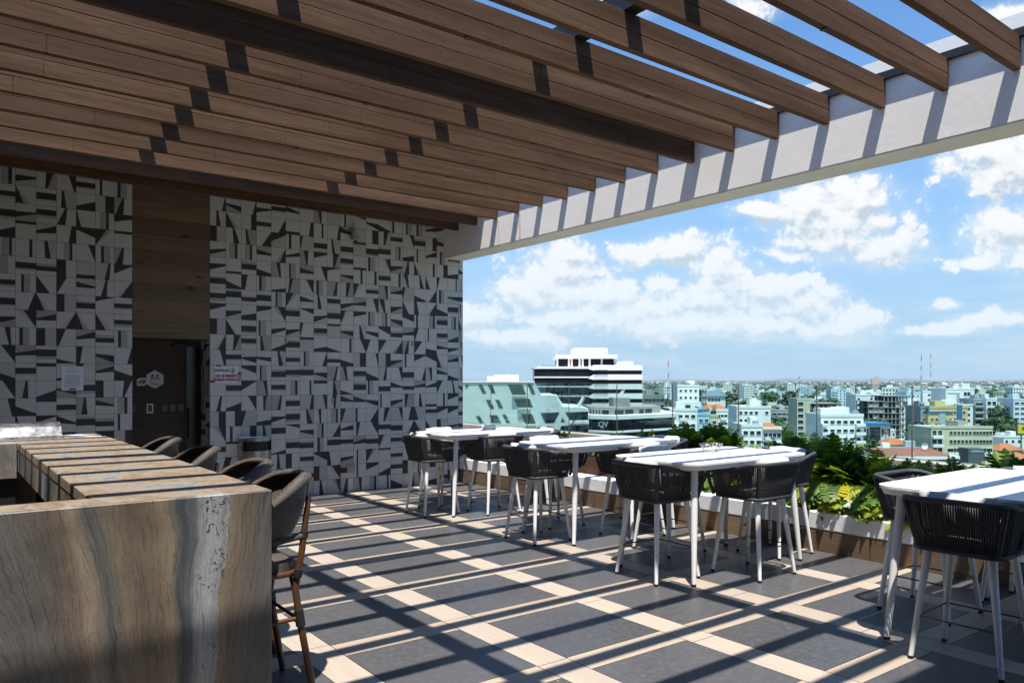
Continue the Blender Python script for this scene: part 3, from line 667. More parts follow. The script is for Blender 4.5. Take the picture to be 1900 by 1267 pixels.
for i, y in enumerate(gy[:-1]):
    gp = MB().box(7.634, 7.646, y + .008, gy[i + 1] - .008, .85, 1.572).build('glass_panel', M['rail_glass'], gr)
    MB().box(7.632, 7.648, y + .008, gy[i + 1] - .008, 1.5725, 1.576).build('top_edge', M['glass_edge'], gp)
for y in gy:
    MB().box(7.622, 7.632, y - .005, y + .005, .842, 1.565).build('post', M['post_steel'], gr)

# bar --------------------------------------------------------------------
BX0, BX1, BY0, BY1, BZ = .563, 1.315, 3.704, 8.25, 1.085
bar = thing('stone_bar', 'U-shaped bar counter of banded brown and blue-grey stone', 'bar', (.9, 5.5, 0))
MB().bbox(-2.4, BX1, BY0, BY0 + .035, 0, BZ, .004).build('end_panel', M['stone_shaded'], bar)
MB().box(-2.4, BX1, BY0 + .0352, BY0 + .24, BZ - .06, BZ - .0005).build('end_top', M['stone_top'], bar)
MB().box(-2.4, BX0 + .03, BY0 + .04, BY0 + .235, 0, BZ - .062).build('end_carcass', M['black'], bar)
MB().bbox(BX0, BX1, BY0 + .2415, BY1, BZ - .06, BZ, .004).build('counter_top', M['stone_top'], bar)
MB().box(BX0 + .003, BX0 + .04, BY0 + .2415, 7.777, .846, BZ - .0615).build('apron', M['stone_shaded'], bar)
MB().box(.74, .97, BY0 + .25, BY1 - .01, 0, BZ - .062).build('carcass', M['black'], bar)
MB().bbox(-2.4, BX0 - .002, 7.777, 8.25, BZ - .30, BZ, .004).build('back_counter', M['stone'], bar)
MB().box(-2.38, BX0 - .01, 7.82, 8.24, 0, BZ - .302).build('back_carcass', M['black'], bar)
MB().bbox(-2.4, BX1, 8.252, 8.86, 0, BZ - .012, .004).build('grill_counter', M['stone'], bar)
# barbecue on the back counter
gk = thing('barbecue_grill', 'stainless barbecue grill hood with knob behind the stone bar', 'grill', (.3, 8.3, BZ - .012))
prof = [(y_ + .232, z_ - .0135) for y_, z_ in [(8.06, 1.09), (8.07, 1.115), (8.16, 1.20), (8.25, 1.235), (8.40, 1.235), (8.52, 1.18), (8.56, 1.09)]]
MB().prism([(p[0], p[1]) for p in prof][::-1], -.45, .957, axis='x').build('hood', M['hood'], gk, bevel=.008)
MB().box(-.47, .977, 8.282, 8.812, 1.0745, 1.086).build('base_tray', M['steel'], gk)
MB().tube([(.34, 8.417, 1.1915), (.34, 8.362, 1.2445)], [.055, .048], 18).build('gauge', M['steel'], gk)
hm_ = MB(); 
def hp(x, t): a, b_ = prof[1], prof[2]; return (x, a[0] + (b_[0] - a[0]) * t - .004, a[1] + (b_[1] - a[1]) * t + .004)
hm_.tube([hp(.20, .15), hp(.20, .55), hp(.45, .55), hp(.45, .15)], .0045, 6); hm_.tube([hp(.27, .35), hp(.42, .4)], .006, 6); hm_.build('name_plate', M['plastic_white'], gk)

# white tables -------------------------------------------------------------
TL, TWD, TZ = 1.58, .94, .967
tab = thing('white_table', 'x', 'table', (0, 0, 0), 0, 'white rectangular high tables')
tp = MB(); np_ = 4; wpl = TWD / np_
for i in range(np_):
    y0, y1 = i * wpl + (.0025 if i else 0), (i + 1) * wpl - (.0025 if i < np_ - 1 else 0)
    r_ = .13; poly = []
    def arc(cx, cy, a0, a1): return [(cx + r_ * cos(R(a0 + (a1 - a0) * j / 8)), cy + r_ * sin(R(a0 + (a1 - a0) * j / 8))) for j in range(9)]
    if i == 0: poly = arc(r_, r_, 180, 270) + arc(TL - r_, r_, 270, 360) + [(TL, y1), (0, y1)]
    elif i == np_ - 1: poly = [(0, y0), (TL, y0)] + arc(TL - r_, TWD - r_, 0, 90) + arc(r_, TWD - r_, 90, 180)
    else: poly = [(0, y0), (TL, y0), (TL, y1), (0, y1)]
    tp.prism(poly, TZ - .016, TZ)
ttop = tp.build('tabletop', M['table_top'], tab)
ap = MB(); oa = rrect(TL / 2 - .006, TWD / 2 - .006, .125, 8, TL / 2, TWD / 2); ob = rrect(TL / 2 - .035, TWD / 2 - .018, .115, 8, TL / 2, TWD / 2); oc = rrect(TL / 2 - .06, TWD / 2 - .045, .10, 8, TL / 2, TWD / 2)
n_ = len(oa)
ap.add([(p[0], p[1], TZ - .0165) for p in oa] + [(p[0], p[1], TZ - .056) for p in ob] + [(p[0], p[1], TZ - .056) for p in oc] + [(p[0], p[1], TZ - .0165) for p in oc],
       [(a * n_ + i, a * n_ + (i + 1) % n_, (a + 1) * n_ + (i + 1) % n_, (a + 1) * n_ + i) for a in range(3) for i in range(n_)], 0, False)
ap.build('apron', M['white_metal'], tab)
for sx in (-1, 1):
    for sy in (-1, 1):                                       # legs splay out towards the corners
        tx, ty = TL / 2 + sx * (TL / 2 - .145), TWD / 2 + sy * (TWD / 2 - .125); bx_, by_ = TL / 2 + sx * (TL / 2 - .068), TWD / 2 + sy * (TWD / 2 - .066)
        lg = MB().tube([(tx, ty, TZ - .03), (tx + (bx_ - tx) * .53, ty + (by_ - ty) * .53, .45), (bx_, by_, .02)], [.029, .026, .018], 14).build('leg', M['white_metal'], tab)
        MB().tube([(bx_, by_, 0), (bx_, by_, .022)], .0185, 12).build('foot_cap', M['rubber'], lg)
TAB = [((4.84, 7.64), 'white high table nearest the tiled wall'), ((4.93, 5.60), 'white high table second from the tiled wall'),
       ((4.70, 3.92), 'white high table with a wire basket on top'), ((4.70, 1.58), 'white high table cut by the right edge of the picture')]
TABS = []
for i, ((x, y), lab) in enumerate(TAB):
    o = tab if i == 0 else copy_tree(tab)
    o.location = (x, y, 0); o['label'] = lab; TABS.append(o)

# rope bar chairs -------------------------------------------------------------
def path_u(hw, yb, yf, r, n=7, step=.03):
    """open U: front-left -> back -> front-right (front is +y)"""
    pts = [(-hw, yf)]
    for i in range(n + 1): a = R(180 + 90 * i / n); pts.append((-hw + r + r * cos(a), yb + r + r * sin(a)))
    for i in range(n + 1): a = R(270 + 90 * i / n); pts.append((hw - r + r * cos(a), yb + r + r * sin(a)))
    pts.append((hw, yf)); return pts
def resample(pts, n):
    d = [0]
    for a, b_ in zip(pts, pts[1:]): d.append(d[-1] + sqrt(sum((p - q_) ** 2 for p, q_ in zip(a, b_))))
    out = []
    j = 0
    for i in range(n):
        t = d[-1] * i / (n - 1)
        while j < len(d) - 2 and d[j + 1] < t: j += 1
        f = (t - d[j]) / max(1e-9, d[j + 1] - d[j]); out.append(tuple(p + (q_ - p) * f for p, q_ in zip(pts[j], pts[j + 1])))
    return out
def smooth01(t): t = max(0, min(1, t)); return t * t * (3 - 2 * t)
def rope_chair():
    c = thing('rope_bar_chair', 'x', 'bar chair', (0, 0, 0), 0, 'charcoal rope bar chairs at the white tables')
    NR = 112
    rim2 = resample(path_u(.285, -.275, .235, .10), NR); bot2 = resample(path_u(.232, -.222, .215, .07), NR)
    zr = lambda y: .865 + .075 * smooth01((.12 - y) / .36)
    rim = [(x, y, zr(y)) for x, y in rim2]; bot = [(x, y, .655) for x, y in bot2]
    fr = MB()
    lf = [(-.236, .222, .66), (-.262, .245, .76), (-.279, .25, .83), (-.285, .247, .858)]
    full = lf + rim[1:-1:2] + [(-p[0], p[1], p[2]) for p in lf[::-1]]
    fr.tube(full, [.015] * 3 + [.018] * (len(full) - 6) + [.015] * 3, 8)
    for s_ in (-1, 1):                                        # wrapped corner posts
        fr.tube([(s_ * .205, -.2, .655), (s_ * .232, -.226, .78), (s_ * .262, -.25, .93)], .017, 8)
    fr.build('rope_frame', M['rope_frame'], c)
    rp = MB(); rr = random.Random(4)
    for i in range(2, NR - 2):
        a, b_ = Vector(bot[i]), Vector(rim[i]); mid = (a + b_) / 2 + Vector(((a.x + b_.x) * .012, (a.y + b_.y) * .012 if a.y < -.1 else 0, 0))
        j = rr.uniform(-.0018, .0018); mid.x += j; mid.y += j
        if i % 9 == 0: mid.x += rr.uniform(-.004, .004)
        rp.tube([a, mid, b_], .0047, 5, caps=False)
    rp.build('rope_weave', M['rope'], c)
    MB().tube([(x, y, .655) for x, y in rrect(.234, .224, .07, 5)], .0155, 8, closed=True).build('seat_frame', M['rope_frame'], c)
    st = MB(); st.prism(rrect(.226, .216, .06, 5), .650, .668); st.build('seat', M['rope'], c)
    cu = MB(); cu.prism(rrect(.205, .195, .06, 5), .670, .715); cu.build('seat_cushion', M['cushion_dark'], c, bevel=.014)
    # loose back pillow, soft edges, leaning on the back
    pw_ = MB(); nu, nv = 16, 12; vs_ = []; fs_ = []
    for sd_ in (1, -1):
        for j in range(nv + 1):
            for i in range(nu + 1):
                uu, vv = i / nu * 2 - 1, j / nv * 2 - 1
                th = .062 * max(0, (1 - abs(uu) ** 4)) ** .5 * max(0, (1 - abs(vv) ** 3.4)) ** .5
                pinch = 1 - .06 * (abs(uu) ** 2) * (1 - abs(vv))
                x = .205 * uu; z = .125 * vv * (1 - .07 * abs(uu) ** 3) + .003 * sin(6 * uu)
                vs_.append((x, sd_ * th + .004 * sin(9 * uu + 4 * vv), z))
    W_ = nu + 1; half_ = (nu + 1) * (nv + 1)
    for j in range(nv):
        for i in range(nu):
            a = j * W_ + i; fs_.append((a, a + 1, a + W_ + 1, a + W_)); fs_.append((half_ + a, half_ + a + W_, half_ + a + W_ + 1, half_ + a + 1))
    Rm = Matrix.Rotation(R(13), 3, 'X')
    pw_.add([Vector((.0, -.172, .862)) + Rm @ Vector(p) for p in vs_], fs_, 0, True)
    pw_.build('back_pillow', M['cushion'], c)
    for sx in (-1, 1):
        for sy in (-1, 1):
            tx, ty, bx, by = sx * .165, sy * .16, sx * .235, sy * .235
            lg = MB().tube([(tx, ty, .652), (bx, by, .016)], [.0235, .0145], 14).build('leg', M['white_metal'], c)
            MB().tube([(bx, by, 0), (bx, by, .02)], .015, 12).build('foot_cap', M['rubber'], lg)
    ft = MB(); t = 1 - .25 / .652; fx, fy = .165 + .07 * t, .16 + .075 * t
    ps = [(-fx, -fy, .25), (fx, -fy, .25), (fx, fy, .25), (-fx, fy, .25)]
    for a, b_ in zip(ps, ps[1:] + ps[:1]): ft.tube([a, b_], .0055, 6)
    ft.build('footrest', M['rod'], c); return c
chair0 = rope_chair()
def tl(i): return TAB[i][0]
CH = []   # x, y, facing (deg from +y, clockwise negative), label
CH += [(4.86, 8.11, -90, 'rope chair at the short left side of the table nearest the tiled wall'), (5.53, 7.76, 0, 'rope chair at the near long side of the table nearest the tiled wall'),
       (5.45, 8.72, 180, 'rope chair at the far long side of the table nearest the tiled wall'), (6.42, 8.10, 90, 'rope chair between the table nearest the tiled wall and the ledge')]
CH += [(4.93, 6.14, -90, 'rope chair at the short left side of the second table'), (5.86, 5.72, 0, 'rope chair at the near long side of the second table'),
       (5.60, 6.68, 180, 'rope chair at the far long side of the second table'), (6.56, 6.05, 90, 'rope chair between the second table and the planter')]
CH += [(4.79, 4.39, -90, 'rope chair at the short left side of the table with the wire basket'), (5.52, 3.98, 0, 'rope chair at the near long side of the table with the wire basket'),
       (5.62, 5.00, 180, 'rope chair at the far long side of the table with the wire basket'), (6.33, 4.33, 90, 'rope chair between the table with the wire basket and the leafy plants')]
CH += [(5.60, 2.58, 180, 'rope chair at the far side of the table cut by the right edge'), (4.80, 1.98, -90, 'nearest rope chair, at the short side of the table cut by the right edge'),
       (6.32, 2.20, 90, 'rope chair beyond the table cut by the right edge, by the ledge')]
for i, (x, y, a, lab) in enumerate(CH):
    o = chair0 if i == 0 else copy_tree(chair0)
    o.location = (x, y, 0); o.rotation_euler = (0, 0, R(a + random.uniform(-4, 4))); o['label'] = lab
    if i == 12:
        for c_ in [k for k in bpy.data.objects if k.parent == o and k.name.startswith('back_pillow')]: bpy.data.objects.remove(c_)

# things on the tables -----------------------------------------------------------
wb = thing('wire_basket', 'oval silver wire basket on the middle of the white table', 'basket', (5.62, 4.50, TZ))
w_ = MB()
for z, hx_, hy_ in ((.004, .075, .05), (.075, .125, .085), (.045, .10, .068)):
    w_.tube([(5.62 + hx_ * cos(2 * pi * i / 24), 4.50 + hy_ * sin(2 * pi * i / 24), TZ + z + .003) for i in range(24)], .0028, 5, closed=True)
for i in range(18):
    a = 2 * pi * i / 18; a2 = a + .35
    w_.tube([(5.62 + .075 * cos(a), 4.50 + .05 * sin(a), TZ + .006), (5.62 + .125 * cos(a2), 4.50 + .085 * sin(a2), TZ + .078)], .002, 4)
    w_.tube([(5.62 + .075 * cos(a), 4.50 + .05 * sin(a), TZ + .006), (5.62 + .125 * cos(a - .35), 4.50 + .085 * sin(a - .35), TZ + .078)], .002, 4)
w_.build('wire_body', M['steel'], wb)
nb = thing('napkin_tray', 'pale blue-grey tray of folded napkins on the table nearest the tiled wall', 'tray', (5.75, 8.2, TZ))
n2 = MB(); n2.prism(rrect(.09, .06, .02, 4, 5.75, 8.2), TZ + .001, TZ + .012); n2.build('tray_base', M['steel'], nb)
n3 = MB()
for i in range(5):
    x = 5.69 + i * .03; n3.add([(x, 8.15, TZ + .012), (x, 8.25, TZ + .012), (x + .02, 8.27, TZ + .075), (x + .028, 8.13, TZ + .07)], [(0, 1, 2, 3)]); n3.add([(x + .03, 8.15, TZ + .012), (x + .03, 8.25, TZ + .012), (x + .02, 8.27, TZ + .075), (x + .028, 8.13, TZ + .07)], [(0, 1, 2, 3)])
n3.build('napkin_stack', M['paper'], nb)

# wicker bar stools -----------------------------------------------------------------
def wicker_stool():
    c = thing('wicker_stool', 'x', 'bar stool', (0, 0, 0), 0, 'brown wicker stools along the stone bar')
    N = 40; A0 = 124
    def rimp(a):        # a degrees from the back, 0 = back
        w = R(a); x = .242 * sin(w); y = -.02 - .285 * cos(w); z = .945 + .165 * smooth01((cos(w) + .45) / 1.4); return (x, y, z)
    def seatp(a): w = R(a); return (.175 * sin(w), -.035 - .175 * cos(w), .79 + .02 * cos(w))
    rim = [rimp(-A0 + 2 * A0 * i / N) for i in range(N + 1)]; st_ = [seatp(-A0 + 2 * A0 * i / N) for i in range(N + 1)]
    sh = MB(); K = 8; vs_ = []
    for side in (0, 1):
        for j in range(K + 1):
            t = j / K
            for i in range(N + 1):
                a, b_ = Vector(st_[i]), Vector(rim[i]); p = a.lerp(b_, t); bul = .03 * sin(pi * t) * (1 - .3 * t)
                rad = Vector((p.x, p.y + .03, 0)); rad.normalize(); p = p + rad * (bul + (.010 if side else 0)); vs_.append(p)
    n1 = (K + 1) * (N + 1)
    fs_ = [(s_ * n1 + j * (N + 1) + i, s_ * n1 + j * (N + 1) + i + 1, s_ * n1 + (j + 1) * (N + 1) + i + 1, s_ * n1 + (j + 1) * (N + 1) + i) for s_ in (0, 1) for j in range(K) for i in range(N)]
    sh.add(vs_, fs_, 0, True); sh.build('backrest', M['wicker'], c)
    # broad flat woven rim
    rm = MB(); pr = [(-.034, .006), (-.026, .020), (.0, .024), (.026, .014), (.034, -.006), (.020, -.020), (-.016, -.014)]; n = len(pr); vs_ = []
    for i, p in enumerate(rim):
        p = Vector(p); rad = Vector((p.x, p.y + .03, 0)); rad.normalize()
        sc_ = .55 + .45 * smooth01(min(i, N - i) / 9)
        for (r_, z_) in pr: vs_.append(p + rad * r_ * sc_ + Vector((0, 0, z_ * sc_)))
    rm.add(vs_, [(i * n + j, (i + 1) * n + j, (i + 1) * n + (j + 1) % n, i * n + (j + 1) % n) for i in range(N) for j in range(n)], 0, True)
    rm.add(vs_[:n], [list(range(n))]); rm.add(vs_[-n:], [list(range(n))]); rm.build('backrest_rim', M['wicker'], c)
    MB().prism(rrect(.20, .20, .10, 6, 0, 0), .655, .695).build('seat', M['wicker'], c, bevel=.012)
    MB().tube([(x, y, .64) for x, y in rrect(.205, .205, .09, 6)], .016, 8, closed=True).build('seat_frame', M['bamboo'], c)
    for s_ in (-1, 1):
        lg = MB().tube([(s_ * .225, -.275, 0), (s_ * .205, -.205, .40), (s_ * .195, -.185, .56), (s_ * .185, -.225, .75), (s_ * .158, -.272, 1.02)], [.017, .018, .018, .017, .014], 10).build('leg', M['bamboo'], c)
        for a_, b_, r_ in (((s_ * .207, -.21, .37), (s_ * .202, -.200, .45), .024), ((s_ * .202, -.194, .62), (s_ * .206, -.200, .66), .022), ((s_ * .1785, -.236, .81), (s_ * .175, -.242, .84), .021)):
            MB().tube([a_, b_], r_, 10).build('binding', M['binding'], lg)
        lf = MB().tube([(s_ * .19, .20, 0), (s_ * .18, .175, .655)], [.017, .017], 10).build('leg', M['bamboo'], c)
        MB().tube([(s_ * .1845, .187, .36), (s_ * .1835, .184, .42)], .024, 10).build('binding', M['binding'], lf)
        MB().tube([(s_ * .204, -.203, .41), (s_ * .184, .186, .39)], .012, 8).build('stretcher', M['bamboo'], c)
        MB().tube([(s_ * .20, -.20, .45), (s_ * .10, -.19, .64)], .011, 8).build('brace', M['bamboo'], c)
        MB().tube([(s_ * .178, -.235, .82), (s_ * .20, -.05, .80), (s_ * .195, .06, .86)], .016, 8).build('arm_brace', M['wicker'], c)
    MB().tube([(-.184, .186, .385), (.184, .186, .385)], .012, 8).build('stretcher', M['bamboo'], c)
    MB().tube([(-.205, -.205, .40), (.205, -.205, .40)], .009, 8).build('stretcher', M['bamboo'], c)
    return c
stool0 = wicker_stool()
for i, (x, y, a, lab) in enumerate(((1.285, 4.0, 90, 'nearest wicker stool, its cane legs in full view beside the bar end'), (1.345, 4.74, 90, 'second wicker stool from the near end of the bar'),
                                    (1.37, 5.92, 92, 'third wicker stool from the near end of the bar, half hidden by the counter'), (1.37, 7.06, 90, 'wicker stool farthest along the bar, before the dark doorway'))):
    o = stool0 if i == 0 else copy_tree(stool0)
    o.location = (x, y, 0); o.rotation_euler = (0, 0, R(a)); o['label'] = lab

# planting ------------------------------------------------------------------------
def leaf(mb, base, dirv, L, wid, droop, mi, rr, lobes=8):
    """deeply lobed blade: a folded midrib with pointed fingers on each side"""
    d = Vector(dirv); d.normalize(); side = d.cross(Vector((0, 0, 1)))
    if side.length < .05: side = Vector((1, 0, 0))
    side.normalize(); up = side.cross(d)
    roll = rr.uniform(-.5, .5); side, up = side * cos(roll) + up * sin(roll), up * cos(roll) - side * sin(roll)
    def P(t, w, lift=0.): # t along blade, w sideways
        p = Vector(base) + d * (L * t) + Vector((0, 0, -droop * L * t * t)) + side * w + up * (-abs(w) * .28 + lift); return p
    vs_ = []; fs_ = []
    for i in range(lobes):
        t0 = .06 + .86 * i / lobes; t1 = .06 + .86 * (i + 1) / lobes; tm = (t0 + t1) / 2
        env = sin(pi * min(1, .22 + .74 * tm)) ** .7 * wid * rr.uniform(.88, 1.08)
        for s_ in (-1, 1):
            o = len(vs_)
            vs_ += [P(t0, 0), P(t0 + .02, s_ * env * .50), P(t0 + .075, s_ * env * .86), P(t0 + .155, s_ * env * 1.04), P(tm + .085, s_ * env * .72), P(tm + .055, s_ * env * .42), P(t1, 0)]
            f = [o, o + 1, o + 2, o + 3, o + 4, o + 5, o + 6]; fs_.append(f if s_ > 0 else f[::-1])
    o = len(vs_); vs_ += [P(.92, 0), P(.92, wid * .34), P(1.06, 0), P(.92, -wid * .34)]; fs_.append([o, o + 1, o + 2, o + 3])
    mb.add(vs_, fs_, mi)
def lobed_plant(name, label, x, y, z, nl, reach, height, seed, group, lime=.15, spill=0., lobes=6):
    """stalks fan out from one crown; blades stand at their ends and hang outwards"""
    rr = random.Random(seed); o = thing(name, label, 'plant', (x, y, z), 0, group); lf = MB(); stt = MB()
    for i in range(nl):
        low = rr.random() < spill
        a = rr.uniform(0, 2 * pi) if not low else rr.gauss(pi, .7)
        elv = rr.uniform(.25, 1.5) if not low else rr.uniform(-.15, .5)
        b0 = Vector((x + rr.uniform(-.05, .05), y + rr.uniform(-.06, .06), z))
        q_ = rr.uniform(.45, 1.) if not low else rr.uniform(.6, .95)
        hor = reach * q_ * cos(elv) * .75; ver = height * q_ * (.15 + .70 * sin(max(0, elv)))
        tip = Vector((x + hor * cos(a), y + hor * sin(a) * 1.25, z + max(.03, ver)))
        stt.tube([b0, b0.lerp(tip, .5) + Vector((0, 0, .05)), tip], .004, 4, caps=False)
        up_ = elv > .75 and not low
        L = rr.uniform(.16, .27) if not up_ else rr.uniform(.22, .36) * (.55 + .5 * min(1, height / .45))
        e2 = (elv - rr.uniform(-.05, .45) if up_ else elv - rr.uniform(.2, .7)) if not low else rr.uniform(-.9, -.1)
        dv = Vector((cos(a) * cos(e2), sin(a) * cos(e2), sin(e2)))
        if low: mi = rr.choice((0, 0, 0, 2, 2, 3, 1))
        else: mi = 2 if rr.random() < lime else rr.choice((0, 0, 1, 1, 1))
        leaf(lf, tip, dv, L, L * (rr.uniform(.26, .36) if up_ else rr.uniform(.36, .48)), rr.uniform(.05, .3) if up_ else rr.uniform(.1, .5), mi, rr, lobes)
    lf.build('leaves', [M['leaf'], M['leaf_deep'], M['leaf_lime'], M['leaf_yellow']], o); stt.build('stalks', M['stalk'], o); return o
PG = 'lobed-leaf plants along the planter'
PL = [(7.26, 5.72, 'tall lobed plant rising behind the far edge of the third table', 120, .42, .42, .1), (7.26, 6.22, 'lobed plant left of the tallest clump behind the second table', 90, .38, .36, .1),
      (7.24, 5.25, 'low lobed plant between two taller clumps behind the third table', 70, .36, .14, .1), (7.24, 4.72, 'upright lobed plant behind the right end of the third table', 120, .40, .40, .15),
      (7.20, 4.28, 'bushy lobed plant with lime leaves right of the third table', 150, .40, .38, .45), (7.20, 3.86, 'bushy lobed plant with yellow leaves spilling over the rusty trough', 160, .40, .27, .5),
      (7.20, 3.44, 'bushy lobed plant in the middle of the open stretch of planter', 150, .40, .21, .5), (7.18, 3.02, 'lobed plant whose lime leaves hang beside the right-hand rope chair', 140, .38, .25, .5),
      (7.24, 2.58, 'low lobed plant behind the tabletop at the right', 130, .40, .34, .3), (7.24, 2.12, 'tall lobed plant behind the right-hand tabletop', 110, .40, .56, .15),
      (7.22, 1.62, 'lobed plant at the right edge of the picture', 120, .40, .66, .1), (7.42, 4.05, 'lobed plant at the back of the planter against the glass', 90, .34, .22, .05),
      (7.42, 3.2, 'short lobed plant at the back against the glass', 90, .34, .17, .05), (7.25, 1.1, 'lobed plant beyond the right edge of the table', 90, .4, .6, .1), (7.10, 3.64, 'leafy plant in front, filling the middle of the open stretch of trough', 110, .34, .20, .7), (7.10, 4.08, 'leafy plant in front, close to the chair right of the third table', 110, .34, .22, .7), (7.08, 3.22, 'leafy plant in front, hanging near the right-hand rope chair back', 100, .32, .16, .7),
      (7.4, 4.95, 'lobed plant half hidden at the back between two clumps', 80, .34, .20, .05)]
for i, (x, y, lab, nl, rc, hh, sp) in enumerate(PL):
    lobed_plant('lobed_plant', lab, x, y, .54, nl, rc, hh, 100 + i, PG, .24, sp)
lobed_plant('small_plant', 'small young plant behind the second table, left of the leafy clump', 7.2, 7.45, .55, 14, .2, .32, 150, None, .3, 0, 3)
lobed_plant('small_plant', 'small leafy sprig before the dark office building', 7.2, 8.35, .55, 12, .2, .32, 151, None, .2, 0, 3)
lobed_plant('small_plant', 'small bright green plant at the right end of the second table', 7.2, 6.85, .55, 22, .22, .30, 152, None, .5, 0, 3)
gp = thing('grass_tuft', 'spiky grass tuft behind the right end of the first table', 'plant', (7.2, 9.45, .55)); gm = MB(); rr = random.Random(9)
for i in range(70):
    a = rr.uniform(0, 2 * pi); l = rr.uniform(.2, .46); e_ = rr.uniform(.6, 1.4); b0 = Vector((7.2 + rr.uniform(-.04, .04), 9.45 + rr.uniform(-.04, .04), .55)); dv = Vector((cos(a) * cos(e_), sin(a) * cos(e_), sin(e_)))
    sd_ = Vector((-sin(a), cos(a), 0)) * .006; m1 = b0 + dv * l * .6; t1 = b0 + dv * l + Vector((0, 0, -.05))
    gm.add([b0 - sd_, b0 + sd_, m1 + sd_, t1, m1 - sd_], [(0, 1, 2, 3, 4)])
gm.build('blades', M['leaf_lime'], gp)
#CITY
# ================================================================== THE CITY BELOW
GZ = -30.0
FWV = Vector((cos(YAW), sin(YAW), 0)); RTV = Vector((sin(YAW), -cos(YAW), 0)); RZ0 = YAW - pi / 2
def at(u, d, z=GZ): p = FWV * d + RTV * ((u - 950) / F * d); p.z = z; return p
def zof(v, d): return H - (v - HZ) / F * d
def cmat(name, col, var=.12, rough=.8): return mottled(name, tuple(c * (1 + var * .5) for c in col), tuple(c * (1 - var) for c in col), .12, rough, detail=6, coord='Object')
M['c_white'] = cmat('white_render', (.86, .83, .79), .08); M['c_grey'] = cmat('grey_render', (.42, .43, .43)); M['c_pale'] = cmat('pale_blue_render', (.62, .69, .73))
M['c_cream'] = cmat('cream_render', (.62, .56, .40)); M['c_yellow'] = cmat('yellow_render', (.62, .50, .22)); M['c_conc'] = cmat('raw_concrete', (.30, .29, .27), .2)
M['c_tan'] = cmat('tan_render', (.48, .42, .35)); M['c_dark'] = cmat('dark_cladding', (.10, .105, .11)); M['c_blue'] = cmat('blue_cladding', (.05, .16, .36)); M['c_teal'] = cmat('light_blue_render', (.36, .58, .68))
M['roof_grey'] = cmat('flat_roof', (.42, .42, .41), .25); M['roof_tile'] = cmat('orange_roof_tiles', (.42, .13, .055), .25); M['roof_red'] = cmat('brown_red_roof', (.26, .095, .06), .2); M['roof_metal'] = cmat('metal_roof', (.40, .47, .52), .15)
M['void'] = mat('dark_opening', (.02, .022, .025), .6)
def winf(k, b, t):
    n = k.noise(t.outputs['Object'], .35, 3, .6); setc(k, b, k.mix(k.mapr(n, .35, .65), (.012, .016, .022), (.05, .06, .07)))
M['pane'] = mat('window_pane', (.02, .025, .03), .25, spec=.2, fn=winf)
def curt(k, b, t):
    o = t.outputs['Object']; x, y, z = k.sep(o); n = k.noise(o, .22, 4, .6)
    ln = k.m('LESS_THAN', k.m('FRACT', k.m('DIVIDE', x, 1.3)), .05)
    c = k.mix(k.mapr(n, .35, .7), (.006, .008, .014), (.018, .021, .03)); setc(k, b, k.mix(k.m('MULTIPLY', ln, .6), c, (.035, .038, .042)))
M['curtain'] = mat('curtain_glass', (.015, .018, .03), .3, spec=.1, fn=curt)
# ground, one sheet to the horizon ------------------------------------------------
def groundf(k, b, t):
    o = k.node('ShaderNodeNewGeometry').outputs['Position']
    n = k.noise(o, .0025, 5, .6); n2 = k.noise(o, .03, 5, .65); vo = k.voro(o, .035, out='Color')
    c = k.mix(k.mapr(n2, .40, .60), (.035, .06, .022), (.10, .105, .08)); c = k.mix(k.mapr(n, .45, .6, 0., .7), c, (.03, .055, .02))
    sx = k.sep(vo)[0]; hs = k.mapr(k.voro(o, .035), .30, .22, 0., 1., False)
    c = k.mix(k.m('MULTIPLY', k.m('GREATER_THAN', sx, .66), hs), c, k.mix(sx, (.28, .16, .11), (.62, .60, .57))); setc(k, b, c)
M['ground'] = mat('city_ground', (.06, .07, .04), .95, fn=groundf)
G = 42000
gnd = MB().add([(-G, -G, GZ), (G, -G, GZ), (G, G, GZ), (-G, G, GZ)], [(0, 1, 2, 3)])
gm_ = MB(); gm_.quad((-G, -G, GZ), (G, -G, GZ), (G, G, GZ), (-G, G, GZ)); tag(gm_.build('ground', M['ground']), 'flat green and built-up land reaching the horizon', 'ground', kind='structure')
M['hill'] = mottled('far_hills', (.05, .07, .05), (.08, .09, .07), .0006, .95)
hl = MB(); rr = random.Random(8); N = 160
def ridge(u): return 20 + 60 * (.5 + .5 * sin(u * .0042 + 1.2)) * (.6 + .4 * sin(u * .013)) + 26 * sin(u * .031) + 12 * sin(u * .083)
vs_ = []
for i in range(N + 1):
    u = 300 + i * 2000 / N; d = 26000; hgt = max(15, ridge(u))
    for dd, hz_ in ((d, GZ), (d + 1500, GZ + hgt * .7), (d + 3000, GZ + hgt), (d + 6000, GZ)):
        p = at(u, dd); vs_.append((p.x, p.y, hz_))
hl.add(vs_, [(i * 4 + j, (i + 1) * 4 + j, (i + 1) * 4 + j + 1, i * 4 + j + 1) for i in range(N) for j in range(3)], 0, True)
tag(hl.build('hills', M['hill']), 'low blue hills along the horizon', 'hills', kind='structure')

